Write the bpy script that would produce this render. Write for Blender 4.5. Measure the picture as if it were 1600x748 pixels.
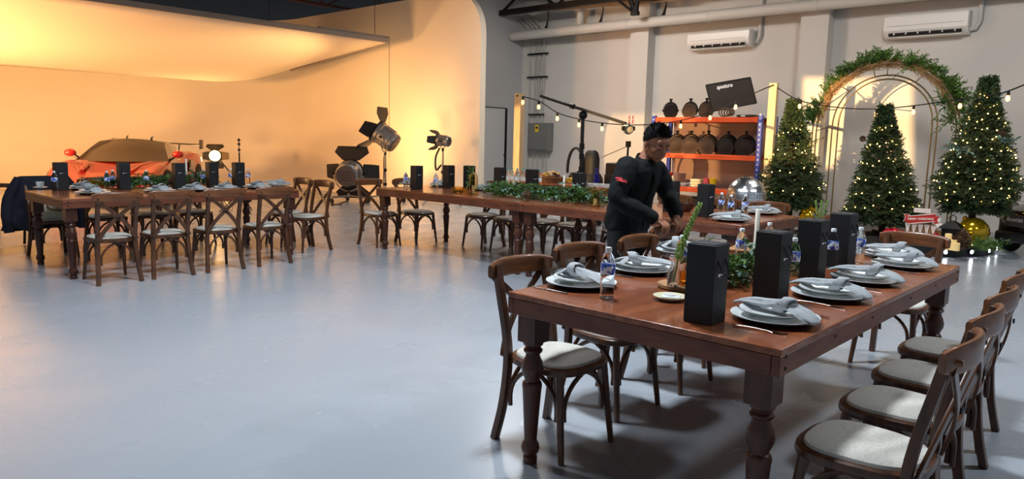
import bpy, bmesh, math, random
import numpy as np
from mathutils import Vector, Matrix
random.seed(7); rng = np.random.default_rng(7)
PI = math.pi
S = bpy.context.scene
COL = S.collection
for o in list(bpy.data.objects): bpy.data.objects.remove(o)

# ------------------------------------------------------------------ camera
F, YAW, PITCH, ROLL, CH = 1145.2, .7439, .1365, .0239, 1.3993
fw = Vector((-math.sin(YAW)*math.cos(PITCH), math.cos(YAW)*math.cos(PITCH), -math.sin(PITCH)))
r0 = Vector((math.cos(YAW), math.sin(YAW), 0)); u0 = r0.cross(fw)
rt = r0*math.cos(ROLL)+u0*math.sin(ROLL); up = -r0*math.sin(ROLL)+u0*math.cos(ROLL)
cd = bpy.data.cameras.new('camera'); cam = bpy.data.objects.new('camera', cd); COL.objects.link(cam)
cam.matrix_world = Matrix(((rt.x,up.x,-fw.x,0),(rt.y,up.y,-fw.y,0),(rt.z,up.z,-fw.z,CH),(0,0,0,1)))
cd.sensor_width = 36; cd.sensor_fit = 'HORIZONTAL'; cd.lens = F/1600*36; cd.clip_end = 100
S.camera = cam
# points of the measured room: a sight line met with a known plane (table tops, floor, walls)
def ray(u, v): return fw+rt*((u-800)/F)-up*((v-374)/F)
def onZ(u, v, z=0): d = ray(u, v); return Vector((0,0,CH))+d*((z-CH)/d.z)
def onY(u, v, y): d = ray(u, v); return Vector((0,0,CH))+d*(y/d.y)
def onX(u, v, x): d = ray(u, v); return Vector((0,0,CH))+d*(x/d.x)

# ------------------------------------------------------------------ world, lights, exposure
S.view_settings.view_transform = 'Standard'; S.view_settings.look = 'None'
S.view_settings.gamma = 1; S.view_settings.use_curve_mapping = False
S.view_settings.exposure = 0.32
W = bpy.data.worlds.new('world'); S.world = W; W.use_nodes = True
W.node_tree.nodes['Background'].inputs[0].default_value = (.62,.70,.80,1)
W.node_tree.nodes['Background'].inputs[1].default_value = .34
COOL = (.84,.92,1.0); WARM = (1.0,.54,.20); WARM2 = (1.0,.48,.15)
def area(name, loc, target, size, power, col, spread=180):
    d = bpy.data.lights.new(name, 'AREA'); d.shape = 'DISK'; d.size = size; d.energy = power; d.color = col; d.spread = math.radians(spread)
    o = bpy.data.objects.new(name, d); COL.objects.link(o); o.location = loc
    o.rotation_euler = (Vector(target)-Vector(loc)).to_track_quat('-Z','Y').to_euler(); return o
def spot(name, loc, target, power, col, ang, blend=.3, rad=.08):
    d = bpy.data.lights.new(name, 'SPOT'); d.energy = power; d.color = col; d.spot_size = math.radians(ang); d.spot_blend = blend; d.shadow_soft_size = rad
    o = bpy.data.objects.new(name, d); COL.objects.link(o); o.location = loc
    o.rotation_euler = (Vector(target)-Vector(loc)).to_track_quat('-Z','Y').to_euler(); return o
# studio lamps hanging under the roof, with two added fill lights among them
area('ceiling_lamp_light', (-2.9,3.3,4.7), (-2.9,3.3,0), .6, 225, COOL)
area('added_fill_left', (-5.6,1.8,4.7), (-5.6,1.8,0), .8, 105, COOL)  # added fill to lift the left floor
area('ceiling_lamp_light_right', (1.6,6.2,4.7), (1.2,5.6,0), .5, 130, COOL)
area('ceiling_lamp_light_back', (-2.5,9.4,4.6), (-2.5,11.2,0), .9, 140, (1,.95,.88))
area('added_fill_far', (-8.6,9.6,4.6), (-8.6,11.2,0), .9, 200, (1,.93,.85))  # added fill to brighten the dim side wall

# ------------------------------------------------------------------ mesh helpers
class MB:
    def __init__(s): s.v = []; s.f = []
    def add(s, V, Fc):
        n = len(s.v); s.v.extend([tuple(p) for p in V]); s.f.extend([tuple(i+n for i in f) for f in Fc]); return s
    def box(s, c, d, rz=0, rot=None):
        x, y, z = d[0]/2, d[1]/2, d[2]/2
        M = (Matrix.Rotation(rz,3,'Z') if rot is None else rot)
        V = [M@Vector(p)+Vector(c) for p in ((-x,-y,-z),(x,-y,-z),(x,y,-z),(-x,y,-z),(-x,-y,z),(x,-y,z),(x,y,z),(-x,y,z))]
        return s.add(V, ((0,3,2,1),(4,5,6,7),(0,1,5,4),(1,2,6,5),(2,3,7,6),(3,0,4,7)))
    def quad(s, *p): return s.add(p, (tuple(range(len(p))),))
    def lathe(s, prof, n=20, c=(0,0,0), M=None):
        V = []; Fc = []; m = len(prof)
        for i in range(n):
            a = 2*PI*i/n
            for r, z in prof:
                p = Vector((r*math.cos(a), r*math.sin(a), z)); p = (M@p if M else p); V.append(p+Vector(c))
        for i in range(n):
            j = (i+1) % n
            for k in range(m-1): Fc.append((i*m+k, j*m+k, j*m+k+1, i*m+k+1))
        for k, fl in (((0,1),(m-1,0)) if prof[0] != prof[-1] else ()):
            if prof[k][0] > 1e-5:
                r = [i*m+k for i in range(n)]; Fc.append(tuple(r[::-1] if fl else r))
        return s.add(V, Fc)
    def tube(s, path, r, n=8, closed=False, sec=None, upv=None, caps=True):
        P = [Vector(p) for p in path]; N = len(P); R = r if isinstance(r,(list,tuple)) else [r]*N
        if sec is None: sec = [(math.cos(2*PI*k/n), math.sin(2*PI*k/n)) for k in range(n)]
        n = len(sec); V = []; Fc = []; prev = None
        for i in range(N):
            t = (P[(i+1) % N]-P[i-1]) if closed else (P[min(i+1,N-1)]-P[max(i-1,0)])
            t.normalize()
            if upv is not None: a = Vector(upv)-t*t.dot(Vector(upv))
            elif prev is None: a = Vector((0,0,1)) if abs(t.z) < .9 else Vector((1,0,0)); a = a-t*t.dot(a)
            else: a = prev-t*t.dot(prev)
            a.normalize(); prev = a; b = t.cross(a)
            rr = R[i] if isinstance(R[i],(tuple,list)) else (R[i],R[i])
            for (x, y) in sec: V.append(P[i]+b*(x*rr[0])+a*(y*rr[1]))
        for i in range(N if closed else N-1):
            j = (i+1) % N
            for k in range(n): l = (k+1) % n; Fc.append((i*n+k, i*n+l, j*n+l, j*n+k))
        if caps and not closed:
            Fc.append(tuple(range(n))[::-1]); Fc.append(tuple((N-1)*n+k for k in range(n)))
        return s.add(V, Fc)
    def prism(s, out, z0, z1, M=None):
        n = len(out); V = [Vector((x,y,z0)) for x, y in out]+[Vector((x,y,z1)) for x, y in out]
        if M is not None: V = [M@p for p in V]
        return s.add(V, [tuple(range(n))[::-1], tuple(range(n,2*n))]+[(i,(i+1)%n,n+(i+1)%n,n+i) for i in range(n)])
    def rings(s, layers, cap0=True, cap1=True):
        n = len(layers[0]); V = [p for L in layers for p in L]; Fc = []
        for i in range(len(layers)-1):
            for k in range(n): l = (k+1) % n; Fc.append((i*n+k, i*n+l, (i+1)*n+l, (i+1)*n+k))
        if cap0: Fc.append(tuple(range(n))[::-1])
        if cap1: Fc.append(tuple((len(layers)-1)*n+k for k in range(n)))
        return s.add(V, Fc)
    def ball(s, c, r, seg=12, ring=8):
        rr = r if isinstance(r,(tuple,list)) else (r,r,r)
        M = Matrix.Diagonal(rr)
        return s.lathe([(math.sin(PI*k/ring) if 0 < k < ring else 0, -math.cos(PI*k/ring)) for k in range(ring+1)], seg, c, M)
    def mesh(s, name, m=None, smooth=40, recalc=True):
        me = bpy.data.meshes.new(name); me.from_pydata(s.v, [], s.f); me.update()
        if recalc:
            bm = bmesh.new(); bm.from_mesh(me); bmesh.ops.remove_doubles(bm, verts=bm.verts, dist=1e-6)
            bmesh.ops.recalc_face_normals(bm, faces=bm.faces); bm.to_mesh(me); bm.free()
        if smooth:
            me.polygons.foreach_set('use_smooth', [True]*len(me.polygons)); me.set_sharp_from_angle(angle=math.radians(smooth))
        if m: me.materials.append(m)
        return me
    def build(s, name, m=None, parent=None, loc=None, smooth=40, bevel=0, recalc=True, sub=0):
        o = bpy.data.objects.new(name, s.mesh(name, m, smooth, recalc)); COL.objects.link(o)
        if parent: o.parent = parent
        if loc is not None: o.location = loc
        if bevel:
            b = o.modifiers.new('bevel','BEVEL'); b.width = bevel; b.segments = 2; b.limit_method = 'ANGLE'; b.angle_limit = math.radians(45)
        if sub:
            b = o.modifiers.new('sub','SUBSURF'); b.levels = sub; b.render_levels = sub
        return o
def tag(o, label=None, cat=None, group=None, kind=None):
    if label: o['label'] = label
    if cat: o['category'] = cat
    if group: o['group'] = group
    if kind: o['kind'] = kind
    return o
def thing(name, label, cat, loc=(0,0,0), rz=0, group=None, kind=None):
    o = bpy.data.objects.new(name, None); COL.objects.link(o); o.empty_display_size = .05
    o.location = loc; o.rotation_euler = (0,0,rz); return tag(o, label, cat, group, kind)
def struct(name, mb, m, parent=None, label=None, **k):
    o = mb.build(name, m, parent, **k)
    if not parent: o['kind'] = 'structure'
    if label: o['label'] = label
    return o
def dup(root, loc, rz=0, label=None, group=None, scale=None):
    r = root.copy(); COL.objects.link(r); r.location = loc; r.rotation_euler = (0,0,rz)
    if label: r['label'] = label
    if group: r['group'] = group
    if scale: r.scale = scale if isinstance(scale,(tuple,list)) else (scale,)*3
    for ch in list(root.children):
        c = ch.copy(); COL.objects.link(c); c.parent = r
        for g in list(ch.children): d = g.copy(); COL.objects.link(d); d.parent = c
    return r
def bez(p0, p1, p2, p3, n=12):
    P = [Vector(q) for q in (p0,p1,p2,p3)]; out = []
    for i in range(n+1):
        t = i/n; a = 1-t; out.append(P[0]*a**3+P[1]*3*a*a*t+P[2]*3*a*t*t+P[3]*t**3)
    return out
def spline(pts, n=6):
    P = [Vector(p) for p in pts]; P = [P[0]*2-P[1]]+P+[P[-1]*2-P[-2]]; out = []
    for i in range(1, len(P)-2):
        for k in range(n):
            t = k/n; a, b, c, d = P[i-1:i+3]
            out.append(.5*((2*b)+(c-a)*t+(2*a-5*b+4*c-d)*t*t+(3*b-a-3*c+d)*t**3))
    out.append(P[-2]); return out
def superell(w, d, e=2.6, n=36, wb=None):
    out = []
    for i in range(n):
        a = 2*PI*i/n; ca, sa = math.cos(a), math.sin(a)
        x = math.copysign(abs(ca)**(2/e), ca); y = math.copysign(abs(sa)**(2/e), sa)
        ww = w if wb is None else w*(1+y)/2+wb*(1-y)/2
        out.append((x*ww/2, y*d/2))
    return out

# ------------------------------------------------------------------ materials
def lin(c):
    if isinstance(c, str): c = tuple(int(c[i:i+2],16) for i in (0,2,4))
    return tuple(((x/255)/12.92 if x/255 <= .04045 else ((x/255+.055)/1.055)**2.4) for x in c)+(1,)
MATS = {}
def mat(name, col, rough=.5, metal=0, trans=0, ior=1.45, coat=0, emit=None, estr=0, col2=None, nscale=8, stretch=(1,1,1), bump=0, bscale=60, spec=.5, sheen=0, detail=4, lo=.35, hi=.65, alpha=1):
    m = bpy.data.materials.new(name); m.use_nodes = True; nt = m.node_tree; b = nt.nodes['Principled BSDF']; I = b.inputs
    I['Base Color'].default_value = lin(col); I['Roughness'].default_value = rough; I['Metallic'].default_value = metal
    I['Transmission Weight'].default_value = trans; I['IOR'].default_value = ior; I['Coat Weight'].default_value = coat; I['Specular IOR Level'].default_value = spec
    I['Sheen Weight'].default_value = sheen; I['Alpha'].default_value = alpha
    if emit: I['Emission Color'].default_value = lin(emit); I['Emission Strength'].default_value = estr
    if col2 or bump:
        tc = nt.nodes.new('ShaderNodeTexCoord'); mp = nt.nodes.new('ShaderNodeMapping'); mp.inputs['Scale'].default_value = stretch
        nt.links.new(tc.outputs['Object'], mp.inputs['Vector'])
    if col2:
        n = nt.nodes.new('ShaderNodeTexNoise'); n.inputs['Scale'].default_value = nscale; n.inputs['Detail'].default_value = detail
        cr = nt.nodes.new('ShaderNodeValToRGB'); e = cr.color_ramp.elements
        e[0].position = lo; e[0].color = lin(col); e[1].position = hi; e[1].color = lin(col2)
        nt.links.new(mp.outputs[0], n.inputs['Vector']); nt.links.new(n.outputs['Fac'], cr.inputs[0]); nt.links.new(cr.outputs[0], I['Base Color'])
    if bump:
        n2 = nt.nodes.new('ShaderNodeTexNoise'); n2.inputs['Scale'].default_value = bscale; n2.inputs['Detail'].default_value = 3
        bp = nt.nodes.new('ShaderNodeBump'); bp.inputs['Strength'].default_value = bump; bp.inputs['Distance'].default_value = .01
        nt.links.new(mp.outputs[0], n2.inputs['Vector']); nt.links.new(n2.outputs['Fac'], bp.inputs['Height']); nt.links.new(bp.outputs[0], I['Normal'])
    MATS[name] = m; return m
M_floor = mat('floor_epoxy', (150,158,167), .22, col2=(164,170,177), nscale=1.0, stretch=(1,.6,1), detail=3, lo=.1, hi=.9, bump=.012, bscale=3)
# streaky gloss of the trowelled epoxy
nt = M_floor.node_tree; _n = nt.nodes.new('ShaderNodeTexNoise'); _n.inputs['Scale'].default_value = 2.2; _n.inputs['Detail'].default_value = 3; _n.inputs['Distortion'].default_value = .3
_r = nt.nodes.new('ShaderNodeMapRange'); _r.inputs[1].default_value = .1; _r.inputs[2].default_value = .9; _r.inputs[3].default_value = .17; _r.inputs[4].default_value = .36
nt.links.new(nt.nodes['Mapping'].outputs[0], _n.inputs['Vector']); nt.links.new(_n.outputs['Fac'], _r.inputs[0]); nt.links.new(_r.outputs[0], nt.nodes['Principled BSDF'].inputs['Roughness'])
M_wall = mat('wall_paint', (206,202,197), .75, col2=(198,195,190), nscale=.8, bump=.04, bscale=30)
M_wallgrey = mat('wall_grey_paint', (176,177,178), .8, col2=(168,169,171), nscale=.7)
M_cyc = mat('cyclorama_paint', (226,214,196), .7, col2=(222,210,192), nscale=.5)
M_ceil = mat('dark_roof_deck', (22,17,15), .9, col2=(38,25,20), nscale=1.5)
M_steel_black = mat('black_steel', (22,21,22), .5, .3)
M_panel = mat('panel_fabric', (232,222,206), .85)
M_panel_edge = mat('panel_frame', (150,140,130), .6)
M_tab = mat('table_wood', (112,58,33), .27, col2=(146,82,50), nscale=2.2, stretch=(9,.8,9), detail=6, coat=.25, bump=.06, bscale=14)
M_apron = mat('table_apron_wood', (88,46,29), .42, col2=(114,62,40), nscale=2.6, stretch=(3,3,14), detail=6, bump=.08, bscale=14)
M_tleg = mat('table_leg_wood', (62,32,22), .36, col2=(84,44,29), nscale=3, stretch=(9,9,1), detail=6)
M_chair = mat('chair_wood', (58,33,20), .34, col2=(100,60,34), nscale=4, stretch=(7,7,1.5), detail=6, lo=.3, hi=.75, coat=.15)
M_rail = mat('chair_rail_wood', (80,46,26), .33, col2=(132,80,44), nscale=4, stretch=(1.2,8,8), detail=6, lo=.3, hi=.75, coat=.15)
M_cush = mat('seat_linen', (214,210,200), .9, col2=(196,192,182), nscale=120, detail=2, bump=.25, bscale=300)
M_blk = mat('matte_black_card', (19,19,21), .55, bump=.05, bscale=200)
M_white = mat('white_print', (225,225,225), .6)
M_dark = mat('dark_metal', (28,27,27), .45, .6)
M_chrome = mat('chrome', (200,200,205), .18, 1)
M_steel = mat('brushed_steel', (160,158,155), .3, 1)
M_gold = mat('gold_metal', (178,140,78), .3, 1)
# ------------------------------------------------------------------ the setting
WY, WX = 13.83, -12.51
struct('floor', MB().box((-9,4,-.05),(36,22,.1)), M_floor)
struct('ceiling', MB().box((-9,4,5.55),(36,22,.1)), M_ceil)
struct('wall_back', MB().box((-3.25,WY+.1,2.75),(18.7,.2,5.5)), M_wall)
struct('wall_side', MB().box((WX-.1,12.6,2.75),(.2,2.6,5.5)), M_wallgrey)
CY = 13.55
for k, (ua, ub) in enumerate(((982,1010),(1245,1288))):
    xa, xb = onY(ua,120,CY).x, onY(ub,120,CY).x
    struct('trim_%d' % (k+1), MB().box(((xa+xb)/2,(CY+WY)/2+.01,2.74),(xb-xa,WY-CY+.02,5.48)), M_wall, label=('plain painted column behind the metal rack','plain painted column left of the greenery arch')[k])
struct('baseboard_back', MB().box((-3.25,WY-.012,.05),(18.5,.024,.1)), M_wallgrey)
# door of the side wall
ya, yb, zt = onX(755,168,WX).y, onX(789,170,WX).y, 2.12
M_door = mat('door_paint', (182,184,186), .55)
dr = struct('door_1', MB().box((WX+.008,(ya+yb)/2,zt/2),(.016,yb-ya,zt)), M_door, label='plain grey door with a dark gap along one side')
MB().box((WX+.02,yb+.02,zt/2),(.04,.055,zt+.03)).build('door_gap_side', M_dark, dr)  # dark strips here and above stand in for the shaded door gap
MB().box((WX+.012,(ya+yb)/2,zt+.012),(.024,yb-ya,.02)).build('door_gap_top', M_dark, dr)
MB().box((WX+.04,yb-.03,1.0),(.05,.03,.03)).build('door_handle', M_dark, dr, bevel=.004)
# cyclorama: seamless curved studio wall with a coved foot and a rounded upper corner
YC, XL, TOP, RC = 11.2, -20.5, 4.53, .93
XR = onY(750,150,YC).x
def cyc():
    path = []
    for s in [0,.02,.06,.12,.2,.3,.42,.55,.7,.93,1.4,2.5,4,5.5]: path.append((XR-s, YC, 0,-1, s))
    R = 2.0; n = 12
    for k in range(n+1):
        a = PI/2*k/n; path.append((XL+R-R*math.sin(a), YC-R+R*math.cos(a), math.sin(a), -math.cos(a), 9))
    for y in (7,5,3,1,-1,-3,-6): path.append((XL, y, 1, 0, 9))
    CR = .9; Ly = []; mb = MB(); n = 0
    for (x, y, nx, ny, s) in path:
        zt = TOP if s >= RC else TOP-RC+math.sqrt(max(0,RC*RC-(RC-s)**2))
        col = []
        for k in range(9):
            a = PI/2*k/8; d = CR*(1-math.sin(a)); col.append((x+nx*d, y+ny*d, .001+CR*(1-math.cos(a))))
        for k in range(1,7): col.append((x, y, CR+(zt-CR)*k/6))
        col += [(x-nx*.16,y-ny*.16,zt),(x-nx*.16,y-ny*.16,0)]
        Ly.append(col)
    m = len(Ly[0])
    V = [p for c in Ly for p in c]; Fc = [(i*m+k,(i+1)*m+k,(i+1)*m+k+1,i*m+k+1) for i in range(len(Ly)-1) for k in range(m-1)]
    Fc.append(tuple(range(m)))
    return mb.add(V, Fc)
struct('wall_cyclorama', cyc(), M_cyc, smooth=60)
# big fabric panel hanging over the car
XN, XF = -13.6, -18.4
pn = onX(607,66,XN); YR = pn.y; ZN = pn.z; ZF = onX(330,127,XF).z; YK = onX(330,127,XF).y
panel = thing('overhead_silk_panel', 'large pale fabric reflector panel hung tilted over the red car', 'studio panel', (XN,YR,ZN))
mb = MB(); nA, nB = 28, 16; V = []
for i in range(nA+1):
    y = .6+(YR-.6)*i/nA
    for j in range(nB+1):
        b = j/nB; e = max(0, (y-YK)/(YR-YK)); zf = ZF+.42*e*e
        x = XN+(XF+.5*e-XN)*b
        z = ZN+(zf-ZN)*b-.16*math.sin(PI*b)**.8*math.sin(PI*min(1,max(0,(y-.6)/(YR-.6)))**1.4)
        V.append((x-XN,y-YR,z-ZN))
mb.add(V, [(i*(nB+1)+j,(i+1)*(nB+1)+j,(i+1)*(nB+1)+j+1,i*(nB+1)+j+1) for i in range(nA) for j in range(nB)])
o = mb.build('fabric', M_panel, panel, smooth=80, recalc=False); sd = o.modifiers.new('t','SOLIDIFY'); sd.thickness = .03; sd.offset = 1
MB().box((.02,-(YR-.6)/2,.035),(.06,YR-.6,.11)).build('front_frame', M_panel_edge, panel, bevel=.01)
MB().box((.0,-.9,.11),(.08,1.8,.03)).build('frame_strip', M_panel_edge, panel)
MB().tube([(0,.02,.03),(-4.2,.02,-.42)], .03, 6).build('side_frame', M_panel_edge, panel)
for k, (dx, dy) in enumerate(((-.1,-.3),(-.1,-5),(-3.8,-.8),(-3.8,-5))):
    MB().tube([(dx,dy,.0 if k < 2 else -.45),(dx,dy,5.5-ZN)], .006, 5).build('suspension_wire', M_steel_black, panel)
def hcord(p0, z1, nm, lab): tag(MB().tube([p0,(p0.x,p0.y,z1)], .006, 5).build(nm, M_steel_black), lab, 'cord')
hcord(Vector((XN,YR+.02,ZN+.02)), .9, 'pull_cord', 'thin cord hanging straight down from the corner of the overhead panel')
# roof steel
def joist(loc, L, axis, zb, h, lab, n=10, m=M_steel_black, r=.035):
    t = thing('roof_joist', lab, 'roof joist', loc, 0 if axis == 'x' else PI/2, 'steel joists under the roof')
    MB().box((0,0,zb),(L,2*r,2*r)).build('lower_chord', m, t); MB().box((0,0,zb+h),(L,2*r,2*r)).build('upper_chord', m, t)
    for k in range(n):
        x0 = -L/2+L*k/n; x1 = x0+L/n; 
        MB().tube([(x0,0,zb+(h if k%2 else 0)),(x1,0,zb+(0 if k%2 else h))], r*.55, 6).build('web_bar', m, t)
    return t
M_rust = mat('rust_primer_steel', (84,48,36), .7)
for k, x in enumerate((-9.2,-11.6,-14,-17)):
    joist((x,4,0), 19, 'y', 4.72, .62, ('dark roof joist nearest the middle of the room','second dark roof joist above the overhead panel','third dark roof joist above the red car','farthest dark roof joist behind the overhead panel')[k], 16, M_rust if k % 2 else M_steel_black)
gz = onY(900,9,13.0).z
joist((-9.9,12.95,0), 5.1, 'x', gz+.04, .55, 'black steel girder across the top of the back wall', 6, r=.06)
pa, pb = onY(915,0,12.6), onY(992,21,12.9)
t = thing('roof_brace', 'black diagonal roof brace meeting the white duct', 'roof brace', pb)
MB().tube([(0,0,0), pa-pb+Vector((0,0,.5))], .03, 6).build('brace_bar', M_steel_black, t)
MB().tube([(0,0,0), (-.32,0,.75)], .05, 6).build('brace_bar', M_steel_black, t); MB().tube([(.0,0,0), (.12,0,.75)], .04, 6).build('brace_bar', M_steel_black, t)
MB().tube([(.05,0,0), (-.05,.2,.75)], .03, 6).build('brace_bar', M_steel_black, t); MB().box((0,0,0),(.16,.1,.08)).build('gusset_plate', M_steel_black, t)
M_tan = mat('tan_conduit', (150,124,98), .6)
for k, (a, b) in enumerate((((838,13),(1000,1)),((845,16),(1070,-2)))):
    p, q = onY(*a,13.25+.1*k), onY(*b,13.25+.1*k); tag(MB().tube([p,q], .035, 8).build('conduit_run', M_tan), ('upper tan conduit running under the black girder','lower tan conduit running under the black girder')[k], 'conduit')
# white duct along the back wall
PY = 13.36
p0 = onY(800,57,PY); pz = p0.z
M_duct = mat('white_duct', (200,196,190), .6)
t = thing('ventilation_duct', 'long white round duct running along the top of the back wall', 'duct', (p0.x,PY,pz))
MB().tube([(0,0,0),(7-p0.x,0,0)], .105, 20).build('duct_pipe', M_duct, t)
for dx in (3.35,5.2,7.3): MB().lathe([(.112,-.03),(.115,0),(.112,.03)], 20, (dx,0,0), Matrix.Rotation(PI/2,3,'Y')).build('joint_band', M_duct, t)
for k, u in enumerate((855,940,1038,1300)):
    p = onY(u,30,PY); x = p.x-p0.x
    MB().tube([(x,0,.1),(x+.03,0,.3),(x+.02,0,1.6)], .014, 6).build('hanger_rod', M_dark, t); MB().tube([(x-.06,0,.09),(x-.02,0,.16),(x+.03,0,.3)], .02, 6).build('hanger_clip', M_dark, t)
MB().tube([(1.9,.2,.08),(2.0,.1,.45),(1.9,.25,.9)], .08, 12).build('branch_pipe', M_duct, t)
# conduits and electrical cabinet
M_galv = mat('galvanised_steel', (172,172,168), .4, .15)
for k, (u, zb) in enumerate(((829,.05),(837,1.78),(843,1.78),(850,1.78))):
    p = onY(u,100,WY-.04)
    c = tag(MB().tube([(p.x,WY-.045,zb),(p.x,WY-.045,3.75),(p.x-.05,WY-.1,4.05),(p.x-.25,WY-.2,4.3),(p.x-.5,WY-.2,4.4)], .032 if k > 1 else .022, 8).build('wall_conduit', M_galv), ('leftmost thin conduit in the wall corner by the wooden post','second conduit, left one above the electrical cabinet','third conduit, middle one above the electrical cabinet','rightmost conduit above the electrical cabinet')[k], 'conduit', 'conduits in the wall corner')
for k, z in enumerate((2.0,2.9,3.45)):
    x0 = onY(834,100,WY).x; tag(MB().box((x0+.2,WY-.085,z),(.66 if k else .5,.03,.035)).build('conduit_strap', M_dark), ('lowest','middle','highest')[k]+' dark strap across the wall conduits', 'strap', 'conduit straps')
xa, xb = onY(826,194,WY-.2).x, onY(858,194,WY-.2).x; za, zb = onY(858,236,WY-.2).z, onY(826,192,WY-.2).z
M_box = mat('cabinet_grey', (112,114,112), .5)
t = thing('electrical_cabinet', 'grey metal electrical cabinet with a yellow warning label on the back wall', 'cabinet', ((xa+xb)/2,WY-.03,za))
w, h = xb-xa, zb-za
MB().box((0,-.1,h/2),(w,.2,h)).build('cabinet_body', M_box, t, bevel=.008)
dd = MB().box((0,-.207,h/2),(w-.06,.014,h-.06)).build('cabinet_door', M_box, t, bevel=.004)
MB().box((-.02,-.216,h*.8),(.11,.004,.17)).build('warning_label', mat('yellow_label',(226,190,40),.6), dd); MB().box((-.02,-.219,h*.83),(.07,.003,.05)).build('label_mark', M_blk, dd)
MB().box((w/2-.07,-.22,h*.45),(.025,.02,.06)).build('latch', M_steel, dd)
for k, x in enumerate((-.3,-.12,.05,.17)): MB().tube([(x*w/.7,-.05,-.001),(x*w/.7,-.05,-za+.01)], .016, 6).build('lower_conduit', M_galv, t)
# split air conditioners
M_ac = mat('air_conditioner_plastic', (232,229,226), .35); M_gap = mat('vent_gap', (25,24,24), .7)
def ac(u0, v0, u1, v1, vt, lab):
    y = WY-.26; a, b = onY(u0,v0,y), onY(u1,v1,y); top = onY(u0,vt,y).z; z0 = (a.z+b.z)/2; h = top-z0; L = b.x-a.x
    t = thing('air_conditioner', lab, 'air conditioner', ((a.x+b.x)/2,WY,z0), 0, 'air conditioners on the back wall')
    prof = [(0,0),(-.10,0),(-.15,.02),(-.2,.055),(-.245,.12),(-.25,h*.5),(-.245,h-.03),(-.22,h),(0,h)]
    mb = MB(); n = len(prof)
    mb.add([(x,y_,z) for x in (-L/2,L/2) for y_, z in prof], [tuple(range(n)),tuple(range(2*n-1,n-1,-1))]+[(i,(i+1)%n,n+(i+1)%n,n+i) for i in range(n)])
    mb.build('housing', M_ac, t, bevel=.012, smooth=30)
    MB().box((0,-.215,.062),(L*.86,.05,.035),0,Matrix.Rotation(.9,3,'X')).build('air_outlet', M_gap, t)
    for k in range(6): MB().box((-L*.36+k*L*.144,-.232,.062),(.02,.03,.03)).build('vent_fin', M_ac, t)
    MB().box((0,-.19,.022),(L*.86,.07,.01),0,Matrix.Rotation(.5,3,'X')).build('flap', M_ac, t)
    MB().box((0,-.252,h*.52),(L*.9,.004,.006)).build('seam', M_panel_edge, t)
    MB().tube([(L/2-.02,-.06,.08),(L/2+.07,-.05,.09),(L/2+.12,-.05,.2),(L/2+.12,-.05,1.1)], .035, 8).build('refrigerant_pipe', M_duct, t)
ac(1072,80,1169,70,53,'white wall air conditioner above the metal rack'); ac(1378,62,1511,50,26,'white wall air conditioner above the greenery arch')

# housings of the ceiling lamps, the last two added with the fill lights
for k, (x, y, z, r_) in enumerate(((-2.9,3.3,4.7,.33),(1.6,6.2,4.7,.3),(-2.5,9.4,4.6,.48),(-8.6,9.6,4.6,.48),(-5.6,1.8,4.7,.43))):
    t = thing('ceiling_lamp', 'round hanging studio lamp over the '+('man and the front table','right end of the room','round stage','buffet table, added for fill','open floor left of the front table, added for fill')[k], 'ceiling lamp', (x,y,z), 0, 'hanging studio lamps')
    MB().lathe([(r_+.02,-.02),(r_+.03,.03),(r_*.6,.16),(.08,.24),(0,.25),(0,.05),(r_,.03),(r_+.02,-.02)], 28).build('lamp_reflector', M_steel_black, t); MB().tube([(0,0,.24),(0,0,5.49-z)], .012, 6).build('lamp_rod', M_steel_black, t)

# ------------------------------------------------------------------ tables
TW, TL, TH, AP = 1.179, 2.42, .76, .0925
def turned_leg(c):
    mb = MB()
    prof = [(.027,0),(.031,.004),(.031,.03),(.025,.037),(.037,.052),(.041,.072),(.036,.092),(.028,.104),(.028,.115),(.041,.33),(.044,.352),(.040,.366),(.033,.372),(.034,.382),(.047,.412),(.048,.432),(.042,.458),(.032,.480),(.030,.492),(.040,.500),(.042,.509),(.036,.516),(.033,.524),(.043,.532),(.045,.548)]
    mb.lathe(prof, 20); mb.box((0,0,.64),(.095,.095,.19)); return mb
leg_mesh = None
def table(loc, rz, lab):
    global leg_mesh
    t = thing('farm_table', lab, 'table', loc, rz, 'brown farm tables with turned legs')
    x, y = TW/2, TL/2
    MB().box((0,0,TH-.012),(TW,TL,.024)).build('tabletop', M_tab, t, bevel=.004)
    for s in (-1,1):
        MB().box((s*(x-.0145),0,TH-.024-(AP-.024)/2),(.029,TL-.002,AP-.024)).build('apron_board', M_apron, t, bevel=.003)
        MB().box((0,s*(y-.0145),TH-.024-(AP-.024)/2),(TW-.06,.027,AP-.024)).build('apron_board', M_apron, t, bevel=.003)
    for sx in (-1,1):
        for sy in (-1,1):
            if leg_mesh is None: o = turned_leg(0).build('leg', M_tleg, t); leg_mesh = o.data
            else: o = bpy.data.objects.new('leg', leg_mesh); COL.objects.link(o); o.parent = t
            o.location = (sx*(x-.08),sy*(y-.08),0)
            for q in (0,1): 
                MB().lathe([(0,0),(.007,0),(.006,.003),(0,.003)], 8, (0,0,0), Matrix.Rotation(sx*PI/2,3,'Y')).build('screw', M_steel_black, t, loc=(sx*x,sy*(y-.045),TH-.03-q*.04))
    for yy in (-.72,-.3,.25,.7):
        for sx in (-1,1): MB().lathe([(0,0),(.006,0),(.005,.003),(0,.003)], 8, (0,0,0), Matrix.Rotation(sx*PI/2,3,'Y')).build('screw', M_steel_black, t, loc=(sx*x,yy,TH-.045))
    return t
X3, Y3, X1, Y1, X2, Y2 = -2.0689, 2.231, -8.6977, 2.1116, -7.3703, 5.5085
L2 = 2.39
table((X3+TW/2,Y3+TL/2,0), 0, 'brown farm table in the right foreground with four tall black boxes')
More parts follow.
